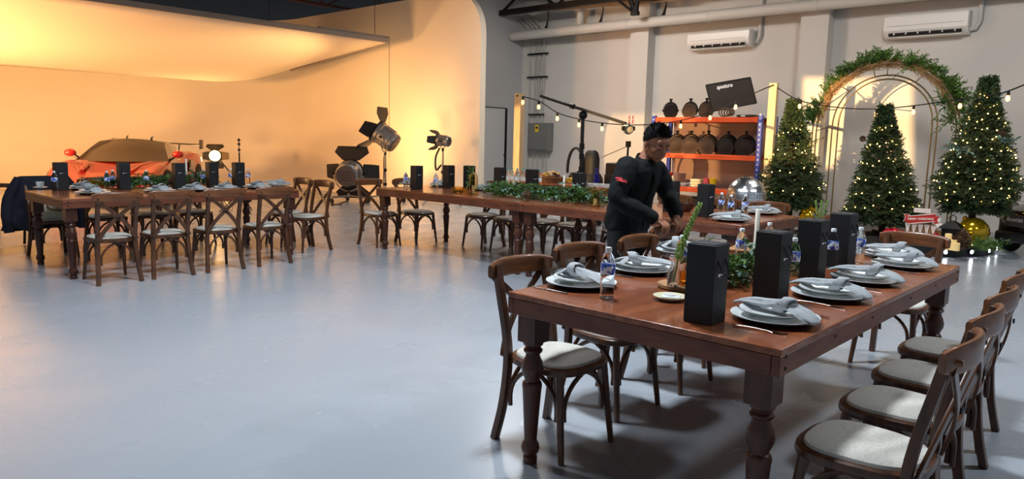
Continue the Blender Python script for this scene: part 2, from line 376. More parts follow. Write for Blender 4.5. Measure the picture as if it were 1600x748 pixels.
table((X1+TW/2,Y1+TL/2,0), 0, 'brown farm table at the left in front of the red car')
ta = table((X2+L2/2,Y2+TW/2,0), PI/2, 'brown farm table left half of the long row in the middle'); ta.scale = (1,L2/TL,1)
tb = table((X2+L2*1.5+.004,Y2+TW/2,0), PI/2, 'brown farm table right half of the long row, behind the man'); tb.scale = (1,L2/TL,1)

# ------------------------------------------------------------------ chairs
def make_chair():
    t = thing('crossback_chair', '', 'chair', (0,0,0), 0, 'wooden crossback chairs with linen seats')
    so = superell(.425,.41,3.0,40,.365)
    def ringz(s, z): return [(x*s, y*s, z) for x, y in so]
    sf = MB().rings([ringz(.95,.378),ringz(.99,.383),ringz(1.0,.395),ringz(.985,.408),ringz(.95,.413)]).build('seat_frame', M_chair, t)
    MB().rings([ringz(.86,.405),ringz(.88,.414),ringz(.86,.424),ringz(.78,.431),ringz(.5,.436),ringz(.2,.437)]).build('cushion', M_cush, t)
    for s in (-1,1):
        MB().tube([(s*.155,.145,.39),(s*.168,.165,.2),(s*.182,.19,0)], [.019,.017,.0135], 10).build('front_leg', M_chair, t)
        P = spline([(s*.186,-.215,0),(s*.170,-.180,.18),(s*.160,-.165,.38),(s*.160,-.180,.52),(s*.163,-.215,.68),(s*.165,-.245,.82)], 5)
        MB().tube(P, [(.017,.015)]*len(P), upv=(0,1,0), sec=[(-1,-1),(-.6,-1.15),(.6,-1.15),(1,-1),(1.1,0),(1,1),(.6,1.15),(-.6,1.15),(-1,1),(-1.1,0)]).build('rear_leg', M_chair, t)
    # top rail, bowed towards the back
    P = [(.213*k/8, -.250-.045*(1-(k/8)**2)+.012, .795+.006*(1-(k/8)**2)) for k in range(-8,9)]
    R = [(.013,.030+.014*(1-(abs(k)/8)**6)) for k in range(-8,9)]
    rl = MB().tube(P, R, upv=(0,0,1), sec=[(math.copysign(abs(math.cos(a))**.6,math.cos(a)), math.copysign(abs(math.sin(a))**.6,math.sin(a))) for a in [2*PI*i/14 for i in range(14)]]).build('top_rail', M_rail, t)
    for s in (-1,1): MB().lathe([(0,-.012),(.011,-.012),(.011,.010),(.008,.014),(0,.015)], 10, (s*.166,-.268,.795), Matrix.Rotation(PI/2,3,'X')).build('bolt', M_rail, rl)
    for s in (-1,1):
        P = bez((s*.178,-.262,.775),(s*.09,-.255,.69),(-s*.08,-.245+.012*s,.58),(-s*.168,-.190,.40), 12)
        MB().tube(P, [(.017,.0055)]*13, upv=(0,1,0), sec=[(-1,-1),(1,-1),(1.1,0),(1,1),(-1,1),(-1.1,0)]).build('cross_slat', M_chair, t)
    MB().lathe([(0,0),(.012,0),(.012,.006),(0,.008)], 8, (0,-.258,.607), Matrix.Rotation(PI/2,3,'X')).build('cross_bolt', M_dark, t)
    # bentwood arches under the seat
    legs = [(-.165,.165),(.165,.165),(.165,-.172),(-.165,-.172)]
    for k in range(4):
        a, b = Vector(legs[k]), Vector(legs[(k+1)%4]); d = (b-a).normalized(); L = (b-a).length
        pts = []
        for (q, z) in ((.026,.175),(.024,.23),(.04,.285),(.085,.335),(.14,.366),(L/2,.374),(L-.14,.366),(L-.085,.335),(L-.04,.285),(L-.024,.23),(L-.026,.175)):
            p = a+d*q; pts.append((p.x*.97,p.y*.97,z))
        MB().tube(spline(pts,2), .0105, 8).build('brace_arch', M_chair, t)
    return t
CH0 = make_chair(); _ch = [0]
def chair(x, y, face, lab):
    rz = {'+x':-PI/2,'-x':PI/2,'+y':0,'-y':PI}[face]+random.uniform(-.05,.05)
    if _ch[0] == 0: CH0.location = (x,y,0); CH0.rotation_euler.z = rz; CH0['label'] = lab; _ch[0] = 1; return CH0
    return dup(CH0, (x,y,0), rz, lab)
N4 = ('first','second','third','fourth')
for k, (x, y) in enumerate(((-2.06,2.57),(-2.17,3.16),(-2.16,3.74),(-2.30,4.30))):
    chair(x, y, '+x', ('crossback chair at the left near corner of the front table','second crossback chair from the near corner on the left side of the front table','third crossback chair on the left side of the front table, just before the man','crossback chair whose rail the man holds')[k])
for k, (x, y) in enumerate(((-.70,2.53),(-.73,3.04),(-.76,3.54),(-.80,4.08))):
    chair(x, y, '-x', ('nearest crossback chair on the right side of the front table, cut by the frame','second crossback chair from the camera on the right side of the front table','third crossback chair from the camera on the right side of the front table','farthest crossback chair on the right side of the front table')[k])
chair(-1.32, 5.12, '-y', 'crossback chair at the far end of the front table before the black round stage')
for k, y in enumerate((2.43,2.92,3.44,3.98)):
    chair(-7.31, y, '-x', N4[k]+' crossback chair from the left on the near side of the left table')
chair(-9.08, 2.44, '+x', 'crossback chair at the left table with a navy jacket and a cream bag on it')
for k, y in enumerate((2.98,3.48,3.98)):
    chair(-9.05, y, '+x', ('first','second','third')[k]+' crossback chair right of the jacket on the far side of the left table')
chair(-7.80, 4.80, '-y', 'right one of two crossback chairs at the right end of the left table')
chair(-8.33, 4.84, '-y', 'left one of two crossback chairs at the right end of the left table')
chair(-7.60, 5.74, '+x', 'nearer one of two crossback chairs at the left end of the long table row')
chair(-7.50, 6.27, '+x', 'farther one of two crossback chairs at the left end of the long table row')
for k, (x, y) in enumerate(((-6.70,6.72),(-6.22,6.74),(-5.75,6.80),(-5.29,6.84),(-4.62,6.84),(-4.1,6.8),(-3.55,6.82),(-3.05,6.82))):
    chair(x, y, '-y', ('first','second','third','fourth','fifth','sixth','seventh','eighth')[k]+' crossback chair from the left on the far side of the long table row')
chair(-2.42, 6.30, '-x', 'crossback chair at the right end of the long table row beside the mirror ball')
# ------------------------------------------------------------------ film lamps
M_lens_on = mat('lit_lens', (255,220,160), .3, emit=(255,205,130), estr=4)
M_lens = mat('lamp_lens', (150,140,120), .1, spec=.8)
M_lampsilver = mat('lamp_housing_silver', (150,146,142), .32, .8)
M_lampblack = mat('lamp_housing_black', (40,37,36), .5, .2)
M_barn = mat('barn_door_black', (24,22,21), .6)
M_backp = mat('lamp_back_plate', (64,57,60), .5)
M_rubber = mat('rubber', (18,18,18), .7)
def basis(d, roll=0):
    y = Vector(d).normalized(); x = y.cross(Vector((0,0,1))).normalized(); z = x.cross(y)
    return Matrix((x,y,z)).transposed() @ Matrix.Rotation(roll,3,'Y')
def lamp_head(t, c, d, R, L, lit=False, doors=True, hm=None, open_=.75, bm=None):
    M = basis(d); c = Vector(c); hm = hm or M_lampsilver; bm = bm or M_barn
    A = M @ Matrix.Rotation(-PI/2,3,'X')     # lathe axis z -> forward
    MB().lathe([(0,-L*.5),(R*.55,-L*.5),(R*.8,-L*.46),(R*.86,-L*.40),(R*.8,-L*.38),(R*.8,-L*.30),(R*.88,-L*.28),(R*.88,L*.2),(R*.98,L*.24),(R*.98,L*.42),(R*.9,L*.42),(R*.9,L*.3),(0,L*.28)], 28, c, A).build('housing', hm, t)
    MB().lathe([(0,L*.37),(R*.5,L*.36),(R*.86,L*.31),(R*.86,L*.30),(0,L*.29)], 24, c, A).build('lens', M_lens_on if lit else M_lens, t)
    MB().lathe([(R*1.03,L*.36),(R*1.06,L*.40),(R*1.03,L*.45),(R*.94,L*.45),(R*.94,L*.36),(R*1.03,L*.36)], 28, c, A).build('front_ring', M_dark, t)
    bp = MB().lathe([(0,-L*.515),(R*.74,-L*.515),(R*.78,-L*.47),(0,-L*.46)], 24, c, A).build('back_plate', M_backp, t)
    for k in range(4): MB().box(c+M@Vector((0,-L*.52,R*(.3-.2*k))), (R*.9,.006,R*.05), 0, M).build('vent_slot', M_barn, bp)
    for k in range(5):
        a = PI*(.25+.125*k); r = R*.9
        MB().box(c+M@Vector((r*math.cos(a),-L*.05,r*math.sin(a))), (.012,L*.42,.02), 0, M@Matrix.Rotation(-a+PI/2,3,'Y')).build('cooling_fin', hm, t)
    if doors:
        for k in range(4):
            a = PI/2*k+PI/2; rad = Vector((math.cos(a),0,math.sin(a))); tan = Vector((-math.sin(a),0,math.cos(a)))
            big = k % 2 == 0; w0 = R*.85; w1 = R*(1.35 if big else .6); h = R*(1.15 if big else 1.25)
            out = (rad*math.sin(open_+.12*(k%3))+Vector((0,1,0))*math.cos(open_+.12*(k%3)))
            b0 = rad*R*.98+Vector((0,L*.44,0)); nrm = out.cross(tan)*.006
            P = [b0-tan*w0*.8, b0+tan*w0*.8, b0+out*h*.55+tan*w1, b0+out*h+tan*w1*.85, b0+out*h-tan*w1*.85, b0+out*h*.55-tan*w1]
            V = [c+M@(p+nrm) for p in P]+[c+M@(p-nrm) for p in P]
            MB().add(V, [tuple(range(6)),tuple(range(11,5,-1))]+[(i,(i+1)%6,6+(i+1)%6,6+i) for i in range(6)]).build('barn_door', bm, t, smooth=0)
            MB().tube([c+M@(b0-tan*w0*.7), c+M@(b0+tan*w0*.7)], .012, 6).build('hinge', M_dark, t)
    # yoke: hangs below the head
    X = (M@Vector((1,0,0))); X.z = 0; X.normalize(); r = R*1.16
    P = [c+X*r*math.sin(a)+Vector((0,0,-r*1.12*math.cos(a))) for a in [-PI/2+PI*k/16 for k in range(17)]]
    MB().tube(P, .014 if R > .15 else .009, 8).build('yoke', M_steel, t)
    for s in (-1,1): MB().lathe([(0,-.02),(.03,-.02),(.03,.02),(0,.02)], 10, c+X*s*r, (Matrix((X,Vector((0,0,1)),X.cross(Vector((0,0,1))))).transposed()@Matrix.Rotation(PI/2,3,'Y'))).build('yoke_knob', M_dark, t)
    return c+Vector((0,0,-r*1.12))
def lamp_stand(t, top, base, spread=.5, wheels=True, n=3, a0=.3):
    MB().tube([top,(top.x,top.y,base.z+.12)], .022, 10).build('pole', M_steel, t)
    for z in (.35,.65): 
        if base.z+z < top.z-.1: MB().lathe([(0,0),(.034,0),(.034,.06),(0,.06)], 10, (top.x,top.y,base.z+z)).build('collar', M_dark, t)
    for k in range(n):
        a = a0+2*PI*k/n; e = Vector((top.x+spread*math.cos(a),top.y+spread*math.sin(a),base.z+(.13 if wheels else .012)))
        MB().tube([(top.x,top.y,base.z+(.15 if wheels else .4)),e], .018, 8).build('stand_leg', M_steel, t)
        if wheels:
            MB().tube([e,(e.x,e.y,base.z+.08)], .014, 6).build('caster_fork', M_steel, t)
            MB().lathe([(0,-.014),(.05,-.014),(.056,-.008),(.056,.008),(.05,.014),(0,.014)], 14, (e.x,e.y,base.z+.057), Matrix.Rotation(PI/2,3,'X')).build('caster', M_rubber, t)
def lamp(nm, lab, base, c, d, R, L, **k):
    t = thing(nm, lab, 'film lamp', base, 0, 'film lamps on stands'); base = Vector(base); c = Vector(c)-base
    sk = {q:k.pop(q) for q in ('spread','wheels','a0','n') if q in k}
    j = lamp_head(t, c, d, R, L, **k); MB().lathe([(0,-.05),(.025,-.05),(.025,.02),(0,.02)], 10, j).build('spigot', M_dark, t)
    lamp_stand(t, j, Vector((0,0,0)), **sk); return t
b1 = onZ(545,317); c1 = Vector((b1.x,b1.y,onX(543,272,b1.x).z))
l1 = lamp('fresnel_lamp', 'large low film lamp on wheels seen from behind, left of the long table', b1, c1, (-.62,.78,.12), .27, .45, open_=1.0, spread=.40, a0=2.6)
MB().tube(spline([(.1,-.1,.05),(.15,-.3,.02),(.3,-.4,.015),(.2,-.55,.015),(.35,-.6,.015)],6), .012, 6).build('power_cable', M_rubber, l1)
b2 = onZ(612,315); c2 = onX(602,214,b2.x); c2 = Vector((b2.x,c2.y,c2.z)); b2 = Vector((b2.x,c2.y,0))
D2 = Vector((-.78,-.50,.62)).normalized()
l2 = lamp('fresnel_lamp', 'tall silver film lamp tilted up towards the overhead panel', b2, c2, D2, .25, .52, open_=.95, spread=.42, a0=.5)
MB().tube(spline([(.05,.05,c2.z-.15),(-.1,.05,1.0),(-.08,.02,.6),(-.1,.0,.05)],6), .010, 6).build('power_cable', M_rubber, l2)
c3 = onY(692,220,10.2); b3 = Vector((c3.x,c3.y,0))
l3 = lamp('small_fresnel_lamp', 'small silver film lamp on a thin black stand before the cyclorama', b3, c3, (-.85,-.35,.10), .125, .30, open_=.45, wheels=False, spread=.45)
MB().tube(spline([(-.1,0,c3.z-.15),(-.22,0,c3.z-.35),(-.2,0,c3.z-.6),(-.05,0,c3.z-.5)],6), .02, 6).build('hanging_cable', M_rubber, l3)
c4 = onX(335,243,-13.2); b4 = Vector((c4.x,c4.y,0)); D4 = Vector((.92,-.34,.0)).normalized()
l4 = lamp('lit_fresnel_lamp', 'small glowing film lamp with open barn doors beside the red car', b4, c4, D4, .115, .25, lit=True, open_=.8, wheels=False, spread=.4, bm=mat('barn_door_bronze',(96,78,54),.5,.3))
MB().tube(spline([(.05,.1,c4.z-.1),(.1,.25,c4.z-.35),(.05,.2,c4.z-.5),(.0,.1,.3)],6), .012, 6).build('power_cable', M_rubber, l4)
spot('lit_fresnel_light', c4+D4*.13, c4+D4*3+Vector((0,0,-.6)), 5, WARM, 70, .6, .08)
# thin bare stand right of the lit lamp
ps = onX(373,216,-12.2); t = thing('bare_light_stand', 'thin bare black stand right of the glowing lamp', 'light stand', (ps.x,ps.y,0))
MB().tube([(0,0,.1),(0,0,ps.z-.25)], .014, 8).build('pole', M_dark, t); MB().tube([(0,0,ps.z-.25),(0,0,ps.z)], .008, 8).build('upper_pole', M_dark, t)
for z in (ps.z-.03,ps.z-.1,ps.z-.2): MB().lathe([(0,-.02),(.022,-.02),(.026,0),(.022,.02),(0,.02)], 8, (0,0,z)).build('clamp', M_dark, t)
for k in range(3): a = 2*PI*k/3; MB().tube([(0,0,.35),(.35*math.cos(a),.35*math.sin(a),.012)], .01, 6).build('stand_leg', M_dark, t)
# their light on the cyclorama and on the silk
spot('large_lamp_light', c1+Vector((-.62,.78,.12)).normalized()*.45, (-13.4,11.2,1.9), 260, WARM, 105, .8, .2)
spot('tall_lamp_light', c2+D2*.35, (-15.6,7.8,3.0), 330, WARM, 80, .8, .2)
spot('small_lamp_light', c3+Vector((-.2,-.05,.05)), (-16,10.6,1.5), 80, WARM, 90, .8, .1)
# car set: a tungsten lamp left of the picture, then two added panel uplights
area('car_set_lamp_light', (-13.5,-.5,1.9), (-17.5,6,2.0), .8, 390, WARM2, 150)
area('added_uplight_low', (-16.5,1.2,.9), (-16,5.5,2.6), .6, 175, WARM, 150)
area('added_uplight_rear', (-18.8,8.6,.7), (-18.5,8.0,2.4), .5, 40, WARM, 160)
# golden beams on the back wall: unseen spots shaped by added mask plates
def masked_beam(lab, loc, u0, u1, v0, v1, power, dist=2.2):
    loc = Vector(loc); ctr = onY((u0+u1)/2,(v0+v1)/2,WY); n = (ctr-loc).normalized()
    t = thing('added_beam_mask', lab, 'beam mask', loc+n*dist)
    C = [onY(u,v,WY)-loc for u, v in ((u0,v1),(u1,v1),(u1,v0),(u0,v0))]; C = [p*(dist/p.dot(n))-n*dist for p in C]
    m = sum(C, Vector())/4
    for k in range(4):
        a, b = C[k], C[(k+1)%4]; oa, ob = m+(a-m).normalized()*((a-m).length+.55), m+(b-m).normalized()*((b-m).length+.55)
        MB().add([a,b,ob,oa]+[p+n*.01 for p in (a,b,ob,oa)], ((0,1,2,3),(7,6,5,4),(0,1,5,4),(1,2,6,5),(2,3,7,6),(3,0,4,7))).build('mask_plate', M_barn, t, smooth=0)
    MB().tube([m-Vector((0,0,.3)),(m.x,m.y,-t.location.z+.01)], .015, 8).build('mask_pole', M_dark, t)
    spot('golden_beam', loc, ctr, power, (1,.62,.26), 12, .0, .012)
masked_beam('unseen black mask added to shape the golden beam on the arch', (-8.0,-4.5,1.7), 1268, 1425, 122, 262, 26000)
masked_beam('unseen black mask added to shape the golden beam on the rack', (-9.6,-4.5,1.7), 943, 1175, 178, 300, 8000)
# ------------------------------------------------------------------ sports car
M_red = mat('car_paint_red', (178,22,14), .25, coat=.8); M_cblack = mat('car_gloss_black', (14,12,12), .06, coat=1, spec=.8)
M_glass = mat('car_tinted_glass', (44,28,20), .05, spec=.7, coat=.35); M_carbon = mat('carbon_fibre', (20,19,19), .35)
M_hl = mat('headlight_glass', (225,215,200), .1, spec=.8)
def make_car(loc, rz):
    t = thing('sports_car', 'red low sports car with a black rear wing in the studio', 'car', loc, rz)
    st = [(2.26,.66,.20,.36,.40,.41,.42,.42),(2.18,.80,.15,.42,.47,.48,.48,.48),(2.0,.90,.13,.50,.58,.56,.54,.54),(1.7,.965,.12,.58,.71,.67,.62,.61),(1.4,.985,.12,.62,.78,.77,.68,.67),(1.1,.98,.12,.64,.80,.80,.745,.73),(.8,.96,.12,.64,.79,.80,.79,.78),(.4,.945,.12,.62,.76,.80,.82,.82),(-.2,.95,.12,.62,.76,.80,.80,.80),(-.7,.975,.12,.66,.80,.84,.84,.84),(-1.15,1.01,.12,.72,.88,.92,.92,.92),(-1.55,1.02,.14,.76,.93,.95,.93,.93),(-1.95,.99,.2,.76,.88,.90,.89,.89),(-2.25,.90,.36,.70,.78,.80,.80,.80)]
    L = []
    for x, w, zb, zm, zs, zf, zh, zc in st:
        half = [(w*.90,zb),(w*.99,zb+(zm-zb)*.35),(w,zm),(w*.95,zs),(w*.80,zf+.015),(w*.60,(zf+zh)/2),(w*.38,zh),(w*.18,(zh+zc)/2+.002)]
        L.append([(x,-y,z) for y, z in half]+[(x,0,zc)]+[(x,y,z) for y, z in half[::-1]])
    MB().rings(L).build('body', M_red, t, smooth=180, sub=2)
    # canopy
    def can(x, i):
        tops = [(-1.6,.90),(-1.1,1.06),(-.6,1.19),(-.2,1.24),(.1,1.22),(.4,1.09),(.7,.92),(.97,.785)]
        for (xa,za),(xb,zb_) in zip(tops,tops[1:]):
            if xa <= x <= xb+1e-6: f = (x-xa)/(xb-xa); zt = za+(zb_-za)*f
        zb_ = .76; wB = .86 if x > -.2 else .86-.20*((-.2-x)/1.4)**1.5
        h = max(0,zt-zb_); wT = wB*(1-.30*h/.48); s = 1 if i >= 8 else -1; e = min(i,16-i)
        if e <= 3: f = e/3; y = wB+(wT-wB)*f; z = zb_+(h*.86)*f
        else: f = (e-3)/5; y = wT*(1-f); z = zb_+h*(.86+.14*math.sin(f*PI/2))
        return (x-(.28*(y/wB)**2 if x > .05 else .28*(y/wB)**2*max(0,(x+.2)/.25)), s*y, z)
    xs = [-1.6,-1.35,-1.1,-.85,-.6,-.4,-.2,-.05,.1,.25,.4,.55,.7,.85,.97]
    reg = {'windshield':MB(),'roof':MB(),'side_window':MB(),'side_window ':MB(),'pillar':MB(),'pillar ':MB()}
    for j in range(len(xs)-1):
        for i in range(16):
            q = [can(xs[j],i),can(xs[j+1],i),can(xs[j+1],i+1),can(xs[j],i+1)]
            xm = (xs[j]+xs[j+1])/2; ed = min(i,15-i)
            k = 'windshield' if xm > .1 and ed >= 3 else 'pillar' if xm > .1 else 'side_window' if ed <= 2 and -.9 < xm else 'roof'
            if i >= 8 and k in ('pillar','side_window'): k += ' '
            reg[k].add(q, ((0,1,2,3),))
    for k, m in (('windshield',M_glass),('roof',M_cblack),('side_window',M_cblack),('side_window ',M_cblack),('pillar',M_cblack),('pillar ',M_cblack)): reg[k].build(k.strip(), m, t, smooth=180)
    for s in (-1,1):
        for x in (1.38,-1.35):
            R = .35 if x < 0 else .335; A = Matrix.Rotation(PI/2,3,'X')
            w = MB().lathe([(R*.62,-.14),(R*.9,-.14),(R,-.10),(R,.10),(R*.9,.14),(R*.62,.14)], 28, (x,s*.88,R), A).build('tyre', M_rubber, t)
            rim = MB().lathe([(R*.66,-.1),(R*.66,.1),(R*.6,.12),(R*.56,.08),(R*.56,-.1),(R*.66,-.1)], 24, (x,s*.88,R), A)
            for k in range(5):
                a = 2*PI*k/5; rim.box((x+math.cos(a)*R*.32,s*.97,R+math.sin(a)*R*.32),(R*.64,.03,.06),0,Matrix.Rotation(-a,3,'Y'))
            rim.build('rim', M_carbon, w)
        m = MB().ball((.50,s*.98,.93),(.075,.11,.075),14,10).build('mirror', M_red, t); MB().tube([(.48,s*.80,.80),(.50,s*.88,.86),(.50,s*.95,.91)], .03, 8).build('mirror_stalk', M_cblack, m)
        MB().ball((1.93,s*.70,.505),(.17,.13,.05),12,8).build('headlight', M_hl, t); MB().ball((1.98,s*.66,.48),(.2,.16,.055),12,8).build('headlight_surround', M_cblack, t)
        MB().tube([(1.75,s*.40,.655),(1.3,s*.44,.735),(.95,s*.58,.80)], [(.05,.006)]*3, upv=(0,0,1), n=8).build('hood_crease', M_red, t)
        MB().box((-.75,s*.985,.64),(.5,.05,.26),0,Matrix.Rotation(-.15,3,'Y')).build('side_intake', M_cblack, t, bevel=.03)
        MB().box((2.12,s*.52,.27),(.22,.38,.14)).build('front_intake', M_cblack, t, bevel=.03)
        MB().tube([(-2.0,s*.45,.85),(-2.15,s*.45,1.08)], [(.012,.05)]*2, upv=(1,0,0), n=8).build('wing_strut', M_carbon, t)
        MB().box((-2.13,s*.93,1.09),(.36,.02,.22)).build('wing_endplate', M_carbon, t, bevel=.008)
    P = [(-2.12,y/8*.93,1.10+.012*math.cos(y/8*PI)) for y in range(-8,9)]
    MB().tube(P, [(.17,.016)]*17, upv=(0,0,1), n=10).build('wing_blade', M_carbon, t)
    MB().box((2.16,0,.13),(.3,1.5,.03)).build('front_splitter', M_carbon, t, bevel=.01)
    MB().tube([(-.1,-.12,1.235),(-.2,-.12,1.27)], .014, 6).build('roof_camera', M_carbon, t); MB().tube([(-.1,.35,1.22),(-.2,.34,1.25),(-.3,.33,1.25)], .02, 6).build('roof_scoop', M_carbon, t)
    MB().box((.17,0,1.165),(.03,.22,.05)).build('rear_view_mirror', M_cblack, t, bevel=.01)
    return t
make_car((-15.95,5.8,0), math.radians(-35))
# ------------------------------------------------------------------ things on the tables
M_pet = mat('clear_plastic', (244,248,250), .06, trans=1, ior=1.14); M_cap = mat('white_cap', (228,232,234), .4)
M_lab = mat('bottle_label', (40,84,190), .5, col2=(222,230,240), nscale=45, detail=1, lo=.49, hi=.53)
M_plate = mat('white_ceramic', (222,226,226), .18, coat=.3); M_charger = mat('charger_ceramic', (205,210,210), .25); M_rimdark = mat('plate_dark_foot', (38,36,36), .4)
M_nap = mat('napkin_linen', (164,168,170), .9, col2=(150,154,157), nscale=90, detail=2, bump=.15, bscale=180)
M_cut = mat('cutlery_steel', (120,112,106), .22, 1)
M_wax = mat('candle_wax', (226,222,208), .5); M_amber = mat('amber_glass', (244,190,90), .06, trans=.92, ior=1.2); M_clear = mat('clear_glass', (240,240,238), .02, trans=1, ior=1.25)
M_green = mat('cedar_green', (44,82,28), .6, col2=(92,128,50), nscale=14, lo=.3, hi=.7); M_green2 = mat('fir_green', (30,50,28), .65, col2=(70,90,50), nscale=9, lo=.3, hi=.7)
M_euc = mat('eucalyptus_green', (92,124,112), .6, col2=(128,156,142), nscale=12); M_snap = mat('bright_stem_green', (120,158,70), .55, col2=(150,182,96), nscale=20)
M_stem = mat('brown_stem', (70,52,34), .8); M_cone = mat('pine_cone', (70,48,34), .7, col2=(120,92,66), nscale=40)
M_slice = mat('wood_slice', (166,124,80), .6, col2=(120,84,52), nscale=10)
M_white_ball = mat('white_bauble', (228,226,222), .4)
TZ = TH+.0008
def at(u, v, z=TZ): p = onZ(u, v, z); return (p.x,p.y,z)
protos = {}
def place(key, make, loc, rz, lab, group=None, scale=None):
    if key not in protos:
        t = make(); protos[key] = t; t.location = loc; t.rotation_euler = (0,0,rz); t['label'] = lab
        if group: t['group'] = group
        if scale: t.scale = (scale,)*3
        return t
    return dup(protos[key], loc, rz, lab, group, scale or 1)
def mk_bottle():
    t = thing('water_bottle', '', 'bottle')
    p = [(.0,.003),(.020,0),(.027,.003),(.0285,.01)]
    for k in range(5): z = .018+k*.014; p += [(.0285,z),(.0265,z+.007)]
    p += [(.0285,.092),(.0285,.140),(.027,.150),(.022,.165),(.014,.178),(.0115,.183),(.0115,.188)]
    MB().lathe(p, 20).build('bottle_body', M_pet, t)
    MB().lathe([(.0288,.096),(.0292,.097),(.0292,.136),(.0288,.137)], 20).build('label', M_lab, t)
    MB().lathe([(.0,.186),(.0128,.186),(.0128,.199),(.011,.202),(0,.202)], 14).build('cap', M_cap, t); return t
def bottle(u, v, lab, pos=None, sc=None): return place('bottle', mk_bottle, pos or at(u,v), random.uniform(0,6), lab, 'water bottles on the tables', sc)
def mk_box():
    t = thing('gift_box', '', 'gift box'); w, h = .11, .285
    mb = MB(); mb.box((0,0,h/2),(w,w,h)); b = mb.build('box_body', M_blk, t, bevel=.0025)
    MB().box((0,0,h+.001),(w-.012,w-.012,.003)).build('top_flap', mat('black_card_top',(40,40,43),.6), t)
    for s in (-1,1):
        P = bez((s*(w/2+.001),-.028,h*.80),(s*(w/2+.03),-.035,h*.55),(s*(w/2+.03),.035,h*.55),(s*(w/2+.001),.028,h*.80), 12)
        MB().tube(P, .0025, 6).build('rope_handle', M_rubber, t)
        for y in (-.028,.028): MB().lathe([(0,0),(.005,0),(.005,.002),(0,.002)], 8, (s*w/2,y,h*.80), Matrix.Rotation(s*PI/2,3,'Y')).build('eyelet', M_dark, t)
    g = MB().box((w/2+.0008,-.016,h*.62),(.0012,.014,.010)).build('logo_mark', M_white, t); 
    MB().tube([(w/2+.001,-.008,h*.62),(w/2+.001,.002,h*.628),(w/2+.001,.010,h*.62)], .0016, 5).build('logo_stroke', M_white, t)
    MB().tube([(w/2+.001,.014,h*.617),(w/2+.001,.019,h*.640),(w/2+.001,.024,h*.62),(w/2+.001,.016,h*.622)], .0014, 5).build('logo_stroke', M_white, t)
    return t
def box(u, v, lab, pos=None, rz=0): return place('box', mk_box, pos or at(u,v), rz+random.uniform(-.06,.06), lab, 'tall black gift boxes')
def mk_charger():
    t = thing('charger_plate', '', 'plate')
    MB().lathe([(0,.006),(.10,.006),(.115,.010),(.152,.020),(.158,.0225),(.157,.0245),(.150,.0235),(.112,.0135),(.098,.0095),(0,.0095)], 40).build('plate_rim', M_charger, t)
    MB().lathe([(0,0),(.098,0),(.112,.0055),(.152,.0165),(.154,.019),(.112,.009),(.1,.006),(0,.006)], 40).build('plate_foot', M_rimdark, t); return t
def mk_plate():
    t = thing('dinner_plate', '', 'plate')
    MB().lathe([(0,0),(.078,0),(.084,.004),(.118,.015),(.124,.018),(.1235,.0205),(.117,.0185),(.084,.0085),(.074,.005),(0,.005)], 40).build('plate_rim', M_plate, t)
    MB().lathe([(0,.0052),(.072,.0052),(.0722,.0056),(0,.0056)], 30).build('plate_well', M_plate, t); return t
def cloth(path, prof, seed):
    """a folded roll of cloth: path points with (half width, half height), fluted along its length"""
    mb = MB(); P = spline(path, 6); N = len(P); L = []; r = random.Random(seed); ph = r.uniform(0,6)
    for i, p in enumerate(P):
        f = i/(N-1)*(len(prof)-1); a = int(min(f,len(prof)-2)); w = prof[a][0]+(prof[a+1][0]-prof[a][0])*(f-a); h = prof[a][1]+(prof[a+1][1]-prof[a][1])*(f-a)
        t = (P[min(i+1,N-1)]-P[max(i-1,0)]); t.z *= .3; t.normalize(); s = Vector((-t.y,t.x,0)).normalized(); ring = []
        for k in range(18):
            an = 2*PI*k/18; fl = 1+.15*math.sin(3*an+ph+i*.10)+.12*math.sin(7*an-ph+i*.06)
            z = h*math.sin(an)*fl
            if math.sin(an) < 0: z *= .8
            ring.append(p+s*(w*math.cos(an)*fl)+Vector((0,0,h*.9+z)))
        L.append(ring)
    return mb.rings(L)
def mk_napkin():
    t = thing('napkin', '', 'napkin')
    cloth([(-.175,.022,-.012),(-.135,.018,-.001),(-.09,.012,.003),(-.045,.004,.003),(.0,-.002,.004),(.025,-.004,.006),(.04,-.005,.007)], [(.020,.005),(.034,.009),(.041,.012),(.040,.014),(.034,.016),(.024,.016),(.016,.014)], 3).build('folded_tail', M_nap, t, smooth=75)
    cloth([(.035,-.005,.007),(.06,-.008,.005),(.09,-.014,.002),(.12,-.022,-.003),(.15,-.030,-.014),(.168,-.034,-.022)], [(.016,.014),(.030,.014),(.038,.012),(.042,.010),(.040,.008),(.026,.005)], 5).build('loose_tail', M_nap, t, smooth=75)
    P = [(.038+.016*math.sin(a),-.005+.036*math.cos(a),.022+.027*math.sin(a)) for a in [2*PI*k/24 for k in range(24)]]
    MB().tube(P, [(.0055+.0015*math.sin(k*.9),.021+.003*math.sin(k*1.3)) for k in range(24)], closed=True, n=12, upv=(1,0,0)).build('knot', M_nap, t, smooth=80)
    MB().tube(spline([(.05,.01,.03),(.075,.03,.02),(.095,.052,.004),(.10,.062,-.004)],4), [(.010,.004)]*4+[(.018,.005)]*5+[(.022,.004)]*3+[(.016,.003)], n=10, upv=(0,0,1)).build('corner_tip', M_nap, t, smooth=80)
    return t
def mk_fork():
    t = thing('fork', '', 'fork')
    MB().tube([(-.10,0,.004),(-.04,0,.006),(.02,0,.005),(.045,0,.003)], [(.006,.0018),(.004,.0018),(.003,.0018),(.009,.0016)], n=8, upv=(0,0,1)).build('handle', M_cut, t)
    for k in range(4): MB().tube([(.045,(k-1.5)*.005,.003),(.07,(k-1.5)*.0055,.002),(.095,(k-1.5)*.0055,.006)], [.0017,.0015,.0009], 5).build('tine', M_cut, t)
    return t
